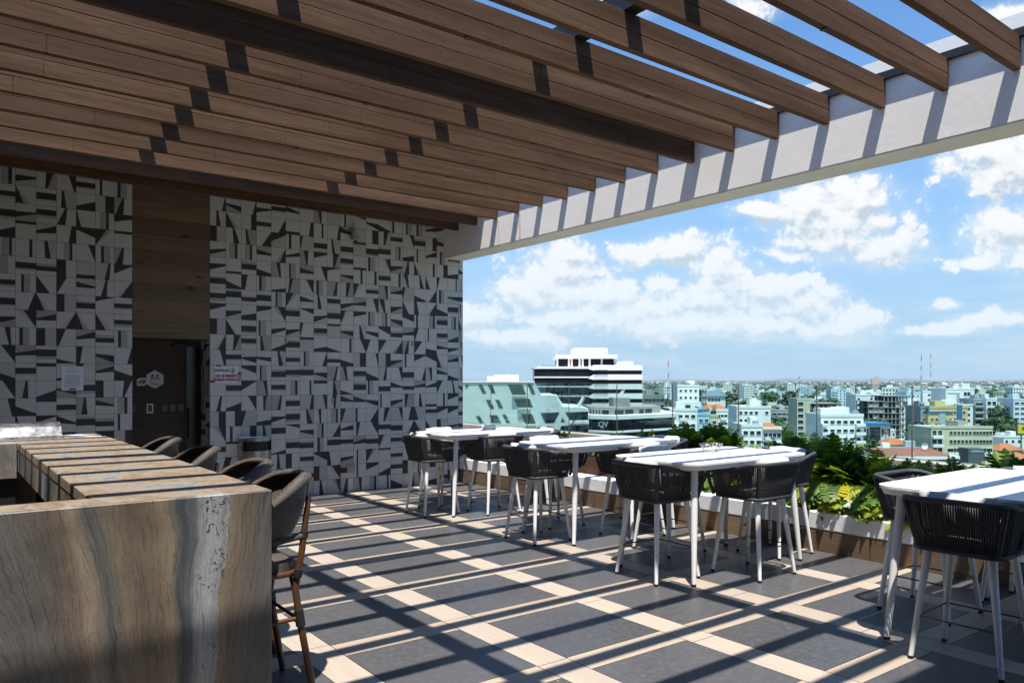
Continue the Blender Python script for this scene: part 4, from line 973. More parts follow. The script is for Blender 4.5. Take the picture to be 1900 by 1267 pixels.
WMESH = {}
def winmesh(w, h, frame, pane):
    key = (round(w, 2), round(h, 2), frame, pane)
    if key not in WMESH:
        mb = MB(); mb.box(-w / 2, w / 2, -.05, .02, -h / 2, h / 2, 1)
        f = .09
        for (a, b_, c_, d_) in ((-w / 2 - f, w / 2 + f, -h / 2 - f, -h / 2), (-w / 2 - f, w / 2 + f, h / 2, h / 2 + f), (-w / 2 - f, -w / 2, -h / 2, h / 2), (w / 2, w / 2 + f, -h / 2, h / 2)):
            mb.box(a, b_, -.12, .02, c_, d_, 0)
        o = mb.build('window', [M[frame], M[pane]]); WMESH[key] = o.data; bpy.data.objects.remove(o)
    return WMESH[key]
def addwin(par, x, y, z, w, h, rz=0., frame='c_white', pane='pane', name='window'):
    o = bpy.data.objects.new(name, winmesh(w, h, frame, pane)); COL.objects.link(o); o.parent = par; o.location = (x, y, z); o.rotation_euler = (0, 0, rz); return o
def facade(par, x0, x1, z0, z1, y, cols, fl_h, w, h, rz=0., frame='c_white', pane='pane', skip=None, ax='x', lim=100, balc=None):
    n = 0; rows = int((z1 - z0) / fl_h)
    for r_ in range(rows):
        z = z1 - fl_h * (r_ + .52)
        for c_ in range(cols):
            x = x0 + (x1 - x0) * (c_ + .5) / cols
            if skip and skip(r_, c_): continue
            if n >= lim: return
            if ax == 'x': addwin(par, x, y, z, w, h, 0, frame, pane)
            else: addwin(par, y, x, z, w, h, rz, frame, pane)
            n += 1
def block(name, lab, u0, u1, vt, d, dep=14, rot=0., wall='c_white', cols=4, fh=3.0, w=1.5, h=1.3, side=None, scols=3, frame='c_white', pane='pane', top=None, zlow=None, roofbits=True, balc=(), cat='building', group=None, skip=None):
    """a plain block: wall, roof with parapet and tanks, every window its own part. rot turns it about its near corner"""
    cx = (u0 + u1) / 2; p = at(cx, d + 0); t = thing(name, lab, cat, (p.x, p.y, GZ), RZ0 + R(rot), group)
    W_ = (u1 - u0) / F * d
    if rot: W_ = W_ / (abs(cos(R(rot))) + abs(sin(R(rot))) * dep / max(W_, .1) * .9) if False else W_ * .8
    zt = zof(vt, d) - GZ
    x0, x1 = -W_ / 2, W_ / 2
    zl = 0
    b_ = MB(); b_.box(x0, x1, 0, dep, 0, zt); wl_ = b_.build('wall', M[wall], t, off=False)
    rf_ = MB(); rf_.box(x0 + .25, x1 - .25, .25, dep - .25, zt + .002, zt + .05); ro = rf_.build('roof', M['roof_grey'], t, off=False)
    for (a, c_, e_, f_) in ((x0, x1, 0, .22), (x0, x1, dep - .22, dep), (x0, x0 + .22, .22, dep - .22), (x1 - .22, x1, .22, dep - .22)):
        pass
    pr_ = MB(); pr_.box(x0 - .12, x1 + .12, -.12, .24, zt - .06, zt + .9); pr_.box(x0 - .12, x1 + .12, dep - .24, dep + .12, zt - .06, zt + .9); pr_.box(x0 - .12, x0 + .24, .24, dep - .24, zt - .06, zt + .9); pr_.box(x1 - .24, x1 + .12, .24, dep - .24, zt - .06, zt + .9)
    pr_.build('parapet', M[wall if top is None else top], ro, off=False)
    if roofbits:
        rr = random.Random(int(u0 * 7 + d)); 
        bx = MB(); xx = rr.uniform(x0 + .2 * W_, x1 - .4 * W_); bx.box(xx, xx + min(4.5, W_ * .35), dep * .3, dep * .65, zt + .06, zt + 2.9); bx.build('stair_tower', M[wall], ro, off=False)
        tk = MB(); xx = rr.uniform(x0 + 1, x1 - 1); tk.tube([(xx, 2.2, zt + .06), (xx, 2.2, zt + 1.9)], .9, 10, smooth=True); tk.build('water_tank', M[rr.choice(('roof_metal', 'c_blue', 'void'))], ro, off=False)
    zvis = max(1.0, zof(862, d) - GZ) if zlow is None else zlow
    if cols: facade(t, x0 + .04 * W_, x1 - .04 * W_, zvis, zt - .3, -.02, cols, fh, w, h, frame=frame, pane=pane, skip=skip, lim=70)
    if side:
        sx = x0 - .02 if side == 'L' else x1 + .02
        facade(t, .8, dep - .8, zvis, zt - .3, sx, scols, fh, w * .9, h, rz=R(-90) if side == 'L' else R(90), frame=frame, pane=pane, ax='y', lim=30)
    for (bx0, bx1) in balc:
        for r_ in range(int((zt - zvis) / fh)):
            z = zt - .3 - fh * (r_ + 1)
            bb_ = MB(); bb_.box(bx0 * W_, bx1 * W_, -1.3, -.001, z, z + .22).box(bx0 * W_, bx1 * W_, -1.3, -1.22, z + .22, z + 1.05).box(bx0 * W_, bx0 * W_ + .08, -1.22, -.001, z + .22, z + 1.05).box(bx1 * W_ - .08, bx1 * W_, -1.22, -.001, z + .22, z + 1.05)
            bb_.build('balcony', M[wall], t, off=False)
    t['_w'] = W_; t['_h'] = zt; return t
def skeleton(name, lab, u0, u1, vt, d, dep=14, rot=0., fh=3.0, bays=5, wall='c_conc', fill=.35, seed=1):
    """unfinished concrete frame: slabs, columns, some infill walls"""
    p = at((u0 + u1) / 2, d); t = thing(name, lab, 'building', (p.x, p.y, GZ), RZ0 + R(rot)); W_ = (u1 - u0) / F * d * (.82 if rot else 1); zt = zof(vt, d) - GZ; x0, x1 = -W_ / 2, W_ / 2; rr = random.Random(seed)
    co = MB(); MB_ = MB(); inf = MB(); n = int(zt / fh)
    for r_ in range(n + 1):
        z = zt - r_ * fh; sl_ = MB(); sl_.box(x0 - .3, x1 + .3, -.3, dep + .3, z - .28, z); sl_.build('floor_slab', M[wall], t, off=False)
        if r_ == n: break
        for i in range(bays):
            if rr.random() < fill:
                a = x0 + W_ * i / bays; inf.box(a + .25, a + W_ / bays - .05, .25, .42, z - fh + .002, z - .285 - (rr.choice((0, .9))))
    for i in range(bays + 1):
        c_ = MB(); a = x0 + (W_ - .45) * i / bays
        for y in (0.0, dep * .5, dep - .45): c_.box(a, a + .45, y, y + .45, 0, zt - .002)
        c_.build('column_row', M[wall], t, off=False)
    if inf.v: inf.build('infill_wall', M['c_tan'], t, off=False)
    MB().box(x0 + 1.2, x1 - 1.2, dep * .55, dep - 1, 0, zt - .3).build('core_wall', M['void'], t, off=False)
    return t

# --- A. angular pale office with slanted windows, nearest on the left
dA = 150.0; sA = dA / F
pa = at(950, dA); A_ = thing('angular_office', 'pale angular office block with slanted parallelogram windows, nearest on the left', 'building', (pa.x, pa.y, GZ), RZ0)
def zo(u, v): return ((850 + u / 4.75 - 950) * sA, zof(630 + v / 4.75, dA) - GZ)       # photo crop -> local x, z of the facade
face = [zo(-260, 372), zo(672, 372), zo(735, 490), zo(862, 490), zo(905, 590), zo(1148, 605), zo(1148, 640), zo(1148, 1500), zo(-260, 1500)]
MB().prism(face[::-1], 0, 24, axis='y').build('wall', M['c_white'], A_, off=False)
MB().box(zo(250, 0)[0], zo(535, 0)[0], 6, 14, zo(0, 366)[1], zo(0, 322)[1]).box(zo(315, 0)[0], zo(535, 0)[0], 7, 13, zo(0, 321.5)[1], zo(0, 311)[1]).build('roof_room', M['c_white'], A_, off=False)
MB().tube([zo(437, 0)[:1] + (9, zo(0, 312)[1]), zo(437, 0)[:1] + (9, zo(0, 165)[1])], .06, 5).build('antenna', M['c_grey'], A_, off=False)
MB().box(zo(-260, 0)[0], zo(672, 0)[0], -.25, .6, zo(0, 374)[1], zo(0, 366)[1]).build('roof_edge', M['c_white'], A_, off=False)
WA = [[(65, 395), (97, 395), (70, 445)], [(175, 395), (212, 395), (250, 478), (215, 478)], [(258, 395), (298, 395), (332, 475), (298, 475)], [(435, 393), (565, 393), (600, 487), (478, 487)], [(610, 390), (645, 390), (683, 485), (650, 485)],
      [(245, 530), (283, 530), (320, 610), (280, 610)], [(325, 528), (362, 528), (397, 607), (360, 607)], [(492, 522), (628, 520), (662, 597), (525, 597)], [(155, 672), (190, 672), (226, 735), (190, 735)], [(275, 665), (345, 665), (383, 740), (300, 740)],
      [(388, 660), (420, 660), (458, 735), (424, 735)], [(550, 653), (650, 653), (688, 742), (592, 742)], [(725, 645), (895, 640), (845, 735), (765, 735)], [(945, 640), (1146, 634), (1146, 708), (985, 712)], [(920, 682), (942, 728), (903, 728)],
      [(775, 768), (838, 766), (850, 800), (790, 805)], [(905, 760), (1146, 752), (1146, 850), (890, 850)]]
for wv in WA:
    pts = [zo(*p) for p in wv]
    o = MB(); o.prism(pts[::-1], -.03, .1, axis='y'); wo_ = o.build('window', M['curtain'], A_, off=False)
for (a, b_, th) in (((475, 487), (600, 487), .28), ((525, 600), (640, 600), .28), ((590, 745), (700, 745), .28), ((975, 716), (1148, 714), .5)):
    (xa, za), (xb_, zb_) = zo(*a), zo(*b_); MB().box(xa, xb_, -.8, -.002, za - th, za).build('ledge', M['c_white'], A_, off=False)
for pl in ([(735, 495), (860, 495), (960, 660)], [(818, 503), (765, 598)], [(845, 515), (888, 610)], [(1112, 508), (1058, 600)]):
    pts = [(zo(*p)[0], .9, zo(*p)[1]) for p in pl]; MB().tube(pts, .34, 4, smooth=False).build('roof_frame', M['c_white'], A_, off=False)

# --- B. white banded tower
dB = 262.0; sB = dB / F; pb = at(950, dB); B_ = thing('banded_office_tower', 'tall white office tower with dark glass bands and a stepped penthouse', 'building', (pb.x, pb.y, GZ), RZ0)
def xb2(u): return (850 + u / 4.75 - 950) * sB
def zb2(v): return zof(630 + v / 4.75, dB) - GZ
xl, xm, xr_ = xb2(672), xb2(1190), xb2(1620)
MB().box(xl + .3, xr_ - .3, .6, 27, 0, zb2(240)).build('core', M['curtain'], B_, off=False)
fhB = 83 / 4.75 * sB
for k in range(9):
    zt_ = zb2(325 + 83 * k - 0); gb = MB(); gb.box(xl + .02, xm, -.02, .58, zb2(325 + 83 * k), zb2(258 + 83 * k + (0 if k == 0 else 6))); gb.build('window_band', M['curtain'], B_, off=False)
    sb = MB(); sb.box(xl - .15, xm - .2, -.35, .4, zb2(337 + 83 * k), zb2(325.3 + 83 * k)); sb.build('spandrel', M['c_white'], B_, off=False)
    v0 = 222 if k == 0 else 305 + 83 * (k - 1)
    rs_ = MB(); x_a, x_b, x_c = xb2(1150), xb2(1195), xr_
    rs_.prism([(x_a, zb2(v0 + 40)), (x_b, zb2(v0 + 50)), (x_c, zb2(v0 + 49)), (x_c, zb2(v0 + 2)), (x_b, zb2(v0 + 2)), (x_a, zb2(v0 + 26))], -1.6, .5, axis='y'); rs_.build('spandrel', M['c_white'], B_, off=False)
    lg_ = MB(); lg_.box(xb2(1195), xb2(1315), -2.6, -1.61, zb2(v0 + 44), zb2(v0 + 34)); lg_.build('ledge', M['c_white'], B_, off=False)
    rg = MB(); rg.box(xb2(1190), xr_ - .2, -.9, -.3, zb2(v0 + 83), zb2(v0 + 49.5)); rg.build('window_band', M['curtain'], B_, off=False)
MB().box(xl - .2, xr_ + .1, -.4, 27.2, zb2(257), zb2(244)).box(xl + 1, xm, .2, 26, zb2(243.5), zb2(238)).build('roof', M['c_white'], B_, off=False)
ph = MB(); ph.box(xb2(885), xb2(1385), 4, 20, zb2(243), zb2(168)); ph.build('penthouse_glass', M['curtain'], B_, off=False)
for u in (872, 975, 1000, 1070, 1098, 1160, 1268, 1388):
    MB().box(xb2(u), xb2(u + 16), 3.2, 3.9, zb2(243), zb2(166)).build('column', M['c_white'], B_, off=False)
MB().box(xb2(862), xb2(1412), 2.5, 22, zb2(166), zb2(130)).build('penthouse_roof', M['c_white'], B_, off=False)
MB().box(xb2(1025), xb2(1335), 6, 18, zb2(129.8), zb2(68)).build('lift_room', M['c_white'], B_, off=False)
MB().box(xb2(1305), xb2(1332), 5.9, 5.99, zb2(126), zb2(106)).build('vent', M['c_grey'], B_, off=False)
MB().prism([(xb2(1400), zb2(238)), (xb2(1400), zb2(192)), (xb2(1548), zb2(188)), (xb2(1570), zb2(238))][::-1], 3, 16, axis='y').build('roof_room', M['c_white'], B_, off=False)
MB().tube([(xb2(1300), 8, zb2(70)), (xb2(1300), 8, zb2(-70))], .05, 5).build('antenna', M['c_grey'], B_, off=False)
MB().box(xb2(735), xb2(862), 1.2, 1.25, zb2(243), zb2(222)).build('glass_rail', M['rail_glass'], B_, off=False)
MB().prism([(xb2(1420), zb2(472)), (xb2(1450), zb2(430)), (xb2(1478), zb2(430)), (xb2(1448), zb2(472))], -1.4, -.92, axis='y').build('slanted_fin', M['c_white'], B_, off=False)

# --- C. low dark glass building with white roof ledges, corner towards us
dC = 168.0; sC = dC / F; pc = at(1139, dC); C_ = thing('dark_glass_office', 'low dark glass office with white ledges and two-letter sign, before the white tower', 'building', (pc.x, pc.y, GZ), RZ0)
def xc2(u): return (850 + u / 4.75 - 1139) * sC
def zc2(v): return zof(630 + v / 4.75, dC) - GZ
Lx = xc2(1128); Rx = xc2(2010); DL, DR = 14.0, 22.0
cor = [(0, 0), (Rx, DR * .55), (Rx, 34), (Lx, 34), (Lx, DL * .35)]
def shape(off): return [(0, -off), (Rx + off, DR * .55 - off * .5), (Rx + off, 34), (Lx - off, 34), (Lx - off, DL * .35 - off * .5)]
MB().prism(shape(0), 0, zc2(708)).build('glass_wall', M['curtain'], C_, off=False)
for v0, v1 in ((704, 668), (822, 806)):
    MB().prism(shape(.9), zc2(v0), zc2(v1)).build('ledge', M['c_white'], C_, off=False)
MB().prism([(.6, 2.5), (Rx - 3, DR * .55 + 1.2), (Rx - 3, 26), (Lx + 1.5, 26), (Lx + 1.5, DL * .35 + 1.6)], zc2(667.8), zc2(602)).build('upper_wall', M['c_conc'], C_, off=False)
MB().box(xc2(1410), xc2(1565), 8, 16, zc2(601.8), zc2(522)).build('stair_tower', M['c_conc'], C_, off=False)
uy = lambda x: 2.5 + (DR * .55 + 1.2 - 2.5) * (x - .6) / (Rx - 3 - .6)
for a, b_ in ((1395, 1485), (1500, 1588), (1650, 1700), (1715, 1790)):
    xa, xb_ = xc2(a), xc2(b_); m_ = MB(); m_.add([(xa, uy(xa) - .06, zc2(668)), (xb_, uy(xb_) - .06, zc2(668)), (xb_, uy(xb_) - .06, zc2(625)), (xa, uy(xa) - .06, zc2(625))], [(0, 1, 2, 3)]); m_.build('window', M['pane'], C_, off=False)
ly = lambda x: 2.5 + (DL * .35 + 1.6 - 2.5) * (x - .6) / (Lx + 1.5 - .6)
for a, b_ in ((1188, 1200), (1212, 1224), (1238, 1250), (1262, 1274), (1288, 1345)):
    xa, xb_ = xc2(a), xc2(b_); m_ = MB(); m_.add([(xa, ly(xa) - .06, zc2(670)), (xb_, ly(xb_) - .06, zc2(670)), (xb_, ly(xb_) - .06, zc2(628)), (xa, ly(xa) - .06, zc2(628))], [(0, 1, 2, 3)]); m_.build('window', M['pane'], C_, off=False)
sgn = text('QV', 1.75, (xc2(1288), 1.75, zc2(752)), M['c_white'], C_, ext=.12, rot=(pi / 2, 0, atan2(DL * .35, Lx) + pi), bold=.05)

# --- the other named blocks ------------------------------------------------------
block('grey_office', 'grey flat building with open balconies right behind the dark glass office', 1194, 1233, 735, 395, 16, 0, 'c_conc', 5, 3.2, 2.4, 1.5, frame='c_grey')
E1 = block('white_apartment_tower', 'blank white tower with few small windows behind the left leafy clump', 1257, 1297, 717, 380, 14, 0, 'c_white', 4, 3.4, 1.1, 1.1)
skeleton('unfinished_annex', 'open concrete frame attached to the right of the blank white tower', 1296, 1311, 722, 384, 12, 0, 3.4, 2, seed=4, fill=.2)
g1 = thing('pitched_hall', 'white building with a wide pale blue pitched roof right of the blank tower', 'building', at(1328, 470), RZ0)
W1 = 36 / F * 470; zt1 = zof(735, 470) - GZ
MB().box(-W1 / 2, W1 / 2, 0, 20, 0, zt1).build('wall', M['c_white'], g1, off=False)
MB().prism([(-W1 / 2 - 1, zt1), (W1 / 2 + 1.5, zt1), (W1 * .18, zt1 + 3.6), (-W1 / 2 - 1, zt1 + 3.4)][::-1], -.8, 21, axis='y').build('roof', M['roof_metal'], g1, off=False)
facade(g1, -W1 / 2 + 1, W1 / 2 - 3, zt1 - 12, zt1 - .6, -.02, 4, 3.2, 1.5, 1.3)
block('white_apartment_block', 'white apartment block with balconies left of the tall leafy clump', 1243, 1294, 762, 262, 12, 0, 'c_white', 4, 3.1, 1.35, 1.1, balc=((-.16, .12),))
block('light_blue_block', 'light blue narrow block joined to the white apartments', 1294.5, 1317, 770, 264, 12, 0, 'c_teal', 2, 3.1, 1.2, 1.1)
block('cream_narrow_block', 'narrow cream block right of the light blue one', 1317.5, 1333, 773, 266, 11, 0, 'c_cream', 1, 3.1, 1.3, 1.1)
h1 = block('balcony_apartment', 'white apartment house with grey balconies under a small orange roof', 1329, 1351, 763, 300, 11, 0, 'c_white', 3, 3.0, 1.2, 1.2, balc=((-.2, .35),), roofbits=False)
def hip(par, x0, x1, y0, y1, z, hh, m, name='roof', ov=.6):
    x0 -= ov; x1 += ov; y0 -= ov; y1 += ov; ym = (y0 + y1) / 2; ins = min((x1 - x0) * .35, (y1 - y0) / 2)
    mb = MB(); mb.add([(x0, y0, z), (x1, y0, z), (x1, y1, z), (x0, y1, z), (x0 + ins, ym, z + hh), (x1 - ins, ym, z + hh)], [(0, 1, 5, 4), (1, 2, 5), (2, 3, 4, 5), (3, 0, 4), (3, 2, 1, 0)]); return mb.build(name, M[m], par, off=False)
hip(h1, -h1['_w'] * .4, h1['_w'] * .25, 1, 8, h1['_h'] + .9, 1.9, 'roof_tile', 'canopy_roof')
tr_ = thing('orange_roof_house', 'house with a bright orange hipped roof between white blocks, upper left of the plants', 'house', at(1326, 330), RZ0)
MB().box(-5, 5, 0, 9, 0, zof(760, 330) - GZ).build('wall', M['c_tan'], tr_, off=False); hip(tr_, -5, 5, 0, 9, zof(760, 330) - GZ, 2.2, 'roof_tile')
b1 = thing('blue_billboard', 'bright blue advertising board on posts above the rooftops', 'billboard', at(1352, 340, zof(766, 340)), RZ0)
MB().box(-2.3, 2.3, -.15, .15, 0, 2.7).build('board', mat('board_blue', (.02, .26, .62), .5), b1, off=False)
for x in (-1.6, 1.6): MB().tube([(x, .3, -14), (x, .3, 2.2)], .14, 6).build('post', M['c_dark'], b1, off=False)
MB().tube([(.4, -.18, 1.5), (.4, -.22, 1.5)], .7, 14).build('emblem', M['c_dark'], b1, off=False)
block('white_block_blank_side', 'white block whose right half is blank, right of the second glass post', 1367, 1430, 757, 305, 13, 0, 'c_white', 6, 3.0, 1.2, 1.1, skip=lambda r, c: c == 4 or (c == 5 and r % 3))
or2 = block('orange_corner_house', 'white house with a sloping orange roof just above the plants', 1416, 1450, 797, 240, 9, 0, 'c_white', 4, 2.9, 1.4, 1.3, roofbits=False, balc=((-.45, -.1),))
hip(or2, -or2['_w'] / 2, or2['_w'] * .5, 0, 9, or2['_h'] + .02, 1.9, 'roof_tile')
block('low_white_house', 'plain low white house left of the sloping orange roof', 1376, 1415, 792, 236, 10, 0, 'c_white', 3, 2.9, 1.3, 1.2)
block('long_balcony_block', 'long grey block with rows of continuous balconies in the middle distance', 1431, 1479, 762, 420, 13, 0, 'c_grey', 5, 3.1, 3.0, 1.5, balc=((-.48, .1), (.2, .48)))
tb_ = block('cream_slim_tower', 'slim cream tower with a dark window column, left of the unfinished frame', 1479, 1503, 742, 372, 12, 0, 'c_cream', 2, 2.9, 2.6, 1.7, skip=lambda r, c: c == 1)
skeleton('unfinished_tower', 'large unfinished grey concrete frame between the slim cream tower and the big white apartments', 1504, 1560, 748, 376, 16, 0, 3.0, 7, seed=6, fill=.25)
Nn = block('large_white_apartments', 'large white apartment building with rows of square windows right of centre', 1523, 1602, 773, 248, 13, 0, 'c_white', 6, 2.75, 1.35, 1.0, top='c_white')
MB().box(-Nn['_w'] * .42, Nn['_w'] * .2, 3, 9, Nn['_h'] + .06, Nn['_h'] + 2.6).build('attic_room', M['c_white'], Nn, off=False)
for i in range(5):
    z = Nn['_h'] - 1.2 - 2.75 * i; m_ = MB(); m_.box(-Nn['_w'] * .5, -Nn['_w'] * (.36 - .02 * i), -1.5, -.001, z - 1.9, z - 1.0); m_.build('balcony', M['c_white'], Nn, off=False)
    m_ = MB(); m_.box(Nn['_w'] * .30, Nn['_w'] * .52, -1.3, -.001, z - 1.9, z - 1.0); m_.build('balcony', M['c_white'], Nn, off=False)
block('pale_twin_tower', 'pale white tower with a window column left of the unfinished tower block', 1588, 1622, 734, 432, 13, 0, 'c_white', 4, 3.0, 1.3, 1.2, skip=lambda r, c: c in (1, 2))
skeleton('bare_concrete_tower', 'bare concrete tower block with empty window holes left of the glass post', 1611, 1640, 744, 398, 14, 0, 3.0, 3, seed=12, fill=.9)
skeleton('scaffolded_tower', 'concrete frame tower wrapped in scaffolding beside the bare tower', 1640, 1684, 734, 402, 14, 0, 3.0, 6, seed=13, fill=.15)
block('pale_slab_block', 'pale blue slab block behind the tall glass post, right part', 1682, 1708, 729, 476, 14, 0, 'c_pale', 3, 3.0, 1.0, 1.0)
block('white_slab_block', 'white slab block with sparse windows left of the tall grey-white tower', 1712, 1756, 727, 486, 14, 0, 'c_white', 6, 3.0, 1.6, 1.1, skip=lambda r, c: c in (0, 2, 4))
tw = block('tall_window_column_tower', 'tall grey-white tower with double column of dark windows at right', 1755, 1808, 723, 450, 16, 0, 'c_white', 0, 3.2)
for r_ in range(14):
    for xx in (.18, .30): addwin(tw, tw['_w'] * xx, -.02, tw['_h'] - 2.4 - 3.3 * r_, 1.7, 2.1)
MB().box(-tw['_w'] * .44, -tw['_w'] * .02, -.15, -.001, tw['_h'] - 2.2, tw['_h'] - 1.7).box(-tw['_w'] * .12, -tw['_w'] * .02, -.15, -.001, tw['_h'] - 7, tw['_h'] - 2.21).build('grey_frame_line', M['c_grey'], tw, off=False)
MB().box(tw['_w'] * .12, tw['_w'] * .42, 2, 9, tw['_h'] + .06, tw['_h'] + 3.6).build('lift_room', M['c_white'], tw, off=False)
ye = block('yellow_apartments', 'yellow apartment building with a blue stair column and grey side', 1722, 1796, 757, 335, 13, 0, 'c_yellow', 8, 3.0, 1.1, 1.0, skip=lambda r, c: c in (2, 3, 6))
MB().box(-ye['_w'] * .5 - .1, -ye['_w'] * .5 + .4, -.3, 13.1, ye['_h'] - 2.2, ye['_h'] + .95).box(-ye['_w'] * .5 + .41, ye['_w'] * .12, -.3, -.02, ye['_h'] - 2.2, ye['_h'] - 1.4).build('blue_band', M['c_blue'], ye, off=False)
MB().box(ye['_w'] * .22, ye['_w'] * .34, -.6, -.001, 0, ye['_h'] + 1.4).build('stair_column', M['c_blue'], ye, off=False)
MB().box(-ye['_w'] * .24, -ye['_w'] * .07, -.35, -.021, 0, ye['_h'] - 2.3).build('grey_bay', M['c_grey'], ye, off=False)
block('dark_side_wing', 'grey-brown side wing of the yellow apartments', 1708, 1721, 757, 337, 13, 0, 'c_conc', 1, 3.0, 1.2, 1.0)
sd1 = block('dark_balcony_building', 'dark building with stacked glass balconies beside the white window tower', 1807, 1830, 743, 405, 13, 0, 'c_grey', 1, 3.2, 5.0, 1.6, balc=((-.5, .5),))
block('white_square_window_tower', 'white tower with a column of large square windows near the right edge', 1830, 1850, 741, 402, 12, 0, 'c_white', 2, 3.1, 1.9, 1.8)
block('cream_back_block', 'small cream block with balconies right of the square-window tower', 1850, 1863, 756, 412, 10, 0, 'c_cream', 1, 3.0, 2.6, 1.5)
block('pale_edge_tower', 'pale blue-grey tower cut by the right edge of the picture', 1880, 1915, 742, 420, 14, 0, 'c_pale', 3, 2.8, 2.2, 1.0)
bl2 = thing('dark_blue_billboard', 'long dark blue advertising board above trees at the right', 'billboard', at(1864, 520, zof(748, 520)), RZ0)
MB().box(-3.6, 3.6, -.2, .2, 0, 2.8).build('board', M['c_blue'], bl2, off=False)
for x in (-2.5, 2.5): MB().tube([(x, .35, -22), (x, .35, 2)], .2, 6).build('post', M['c_dark'], bl2, off=False)
cr = thing('cream_corner_building', 'cream four-storey corner building with white balcony bands and long window rows', 'building', at(1785, 268), RZ0)
Wc = 114 / F * 268; zc_ = zof(793, 268) - GZ; xw = Wc / 2
MB().box(-xw, xw, 0, 16, 0, zc_).build('wall', M['c_cream'], cr, off=False)
MB().box(-xw + .3, xw - .3, .3, 15.7, zc_ + .002, zc_ + .06).build('roof', M['roof_grey'], cr, off=False); MB().box(-xw - .1, xw + .1, -.15, .3, zc_ - .3, zc_ + .55).build('parapet', M['c_cream'], cr, off=False)
MB().box(-xw * .12, xw * .10, .31, 8, zc_ + .08, zc_ + 2.3).build('stair_tower', M['c_tan'], cr, off=False)
for r_ in range(4):
    z = zc_ - 1.9 - 3.0 * r_
    if r_ < 2:
        for i in range(6): addwin(cr, -xw * .36 + i * xw * .125, -.02, z, .95, 1.15, frame='c_cream')
        for i in range(6): addwin(cr, xw * .40 + i * xw * .105, -.02, z, .95, 1.15, frame='c_cream')
    else:
        for i in range(3): addwin(cr, -xw * .34 + i * xw * .21, -.02, z, 3.0, 1.3)
        for i in range(3): addwin(cr, xw * .44 + i * xw * .2, -.02, z, 2.9, 1.3)
        for a, b_ in ((-.46, .14), (.34, .99)): MB().box(xw * a, xw * b_, -.5, -.001, z - 2.0, z - .85).build('white_band', M['c_white'], cr, off=False)
    MB().box(-xw * .99, -xw * .64, -1.2, -.001, z - 1.9, z - .9).build('balcony', M['c_white'], cr, off=False)
    addwin(cr, -xw * .9, -.02, z, 1.4, 1.7, frame='c_cream'); addwin(cr, -xw * .72, -.02, z, 1.4, 1.7, frame='c_cream')
st2 = thing('blue_roof_store', 'grey glass-fronted store with a blue roof band and dark flower sign', 'building', at(1627, 330), RZ0)
Ws = 50 / F * 330; zs = zof(788, 330) - GZ
MB().box(-Ws / 2, Ws / 2, 0, 14, 0, zs).build('wall', M['c_pale'], st2, off=False); MB().box(-Ws / 2 - .4, Ws / 2 + .4, -.5, 14, zs - .1, zs + .8).build('roof', M['c_blue'], st2, off=False)
MB().box(-Ws * .28, Ws * .14, -.05, -.001, 0, zs - 1).build('shop_glass', M['pane'], st2, off=False)
for xx in (-.44, -.34, .2, .45): addwin(st2, Ws * xx, -.03, zs - 3, 1.0, 3.2)
fs = thing('flower_sign', 'dark square sign with a pale pink star flower beside the blue roof store', 'sign', at(1644, 322, GZ), RZ0); zf = zof(804, 322) - GZ
MB().box(-1.1, 1.1, -.2, .2, zf - .4, zf + 1.9).build('board', M['c_dark'], fs, off=False); MB().tube([(0, .35, 0), (0, .35, zf)], .15, 6).build('post', M['c_dark'], fs, off=False)
fm = MB()
for i in range(5):
    a = R(90 + 72 * i); a1, a2_ = a - .38, a + .38; c_ = (0, zf + .78); fm.prism([c_, (c_[0] + .45 * cos(a1), c_[1] + .45 * sin(a1)), (c_[0] + .8 * cos(a), c_[1] + .8 * sin(a)), (c_[0] + .45 * cos(a2_), c_[1] + .45 * sin(a2_))][::-1], -.26, -.21, axis='y')
fm.build('emblem', mat('flower_pink', (.75, .30, .33), .5), fs, off=False)
xr2 = thing('red_roof_pavilion', 'long low pavilion with a brown-red roof and white fascia just beyond the railing', 'building', at(1712, 178), RZ0)
Wx = 132 / F * 178; zx = zof(846, 178) - GZ
MB().box(-Wx / 2 + .5, Wx / 2 - .5, 0, 14, 0, zx - .7).build('glass_wall', M['curtain'], xr2, off=False)
MB().box(-Wx / 2, Wx / 2, -.7, 15, zx - .69, zx).build('fascia', M['c_white'], xr2, off=False)
MB().add([(-Wx / 2, -.6, zx + .005), (Wx / 2, -.6, zx + .005), (Wx / 2 - 3, 9, zx + 1.1), (-Wx / 2 + 1.5, 9, zx + 1.1)], [(0, 1, 2, 3)])
m_ = MB(); m_.prism([(-.6, zx + .005), (15, zx + .005), (9, zx + 1.1)], -Wx / 2, Wx / 2 - 1.5, axis='x'); m_.build('roof', M['roof_red'], xr2, off=False)
ds = thing('satellite_dish', 'white satellite dish standing on the brown-red pavilion roof', 'dish', at(1714, 184, GZ + zx + .9), RZ0)
m_ = MB(); rg = []
for j in range(5):
    for i in range(16): a = 2 * pi * i / 16; r_ = .78 * j / 4; rg.append((r_ * cos(a), -.25 + .22 * (j / 4) ** 2 * -1, .95 + r_ * sin(a)))
m_.add(rg, [(j * 16 + i, j * 16 + (i + 1) % 16, (j + 1) * 16 + (i + 1) % 16, (j + 1) * 16 + i) for j in range(4) for i in range(16)], 0, True); m_.build('reflector', M['c_white'], ds, off=False); MB().tube([(0, 0, -.6), (0, -.2, .95)], .06, 6).build('mast', M['c_grey'], ds, off=False)
un = thing('dark_sign_building', 'dark low shop front carrying the word UNIVERSAL in pale letters', 'building', at(1812, 262), RZ0); zu = zof(832, 262) - GZ
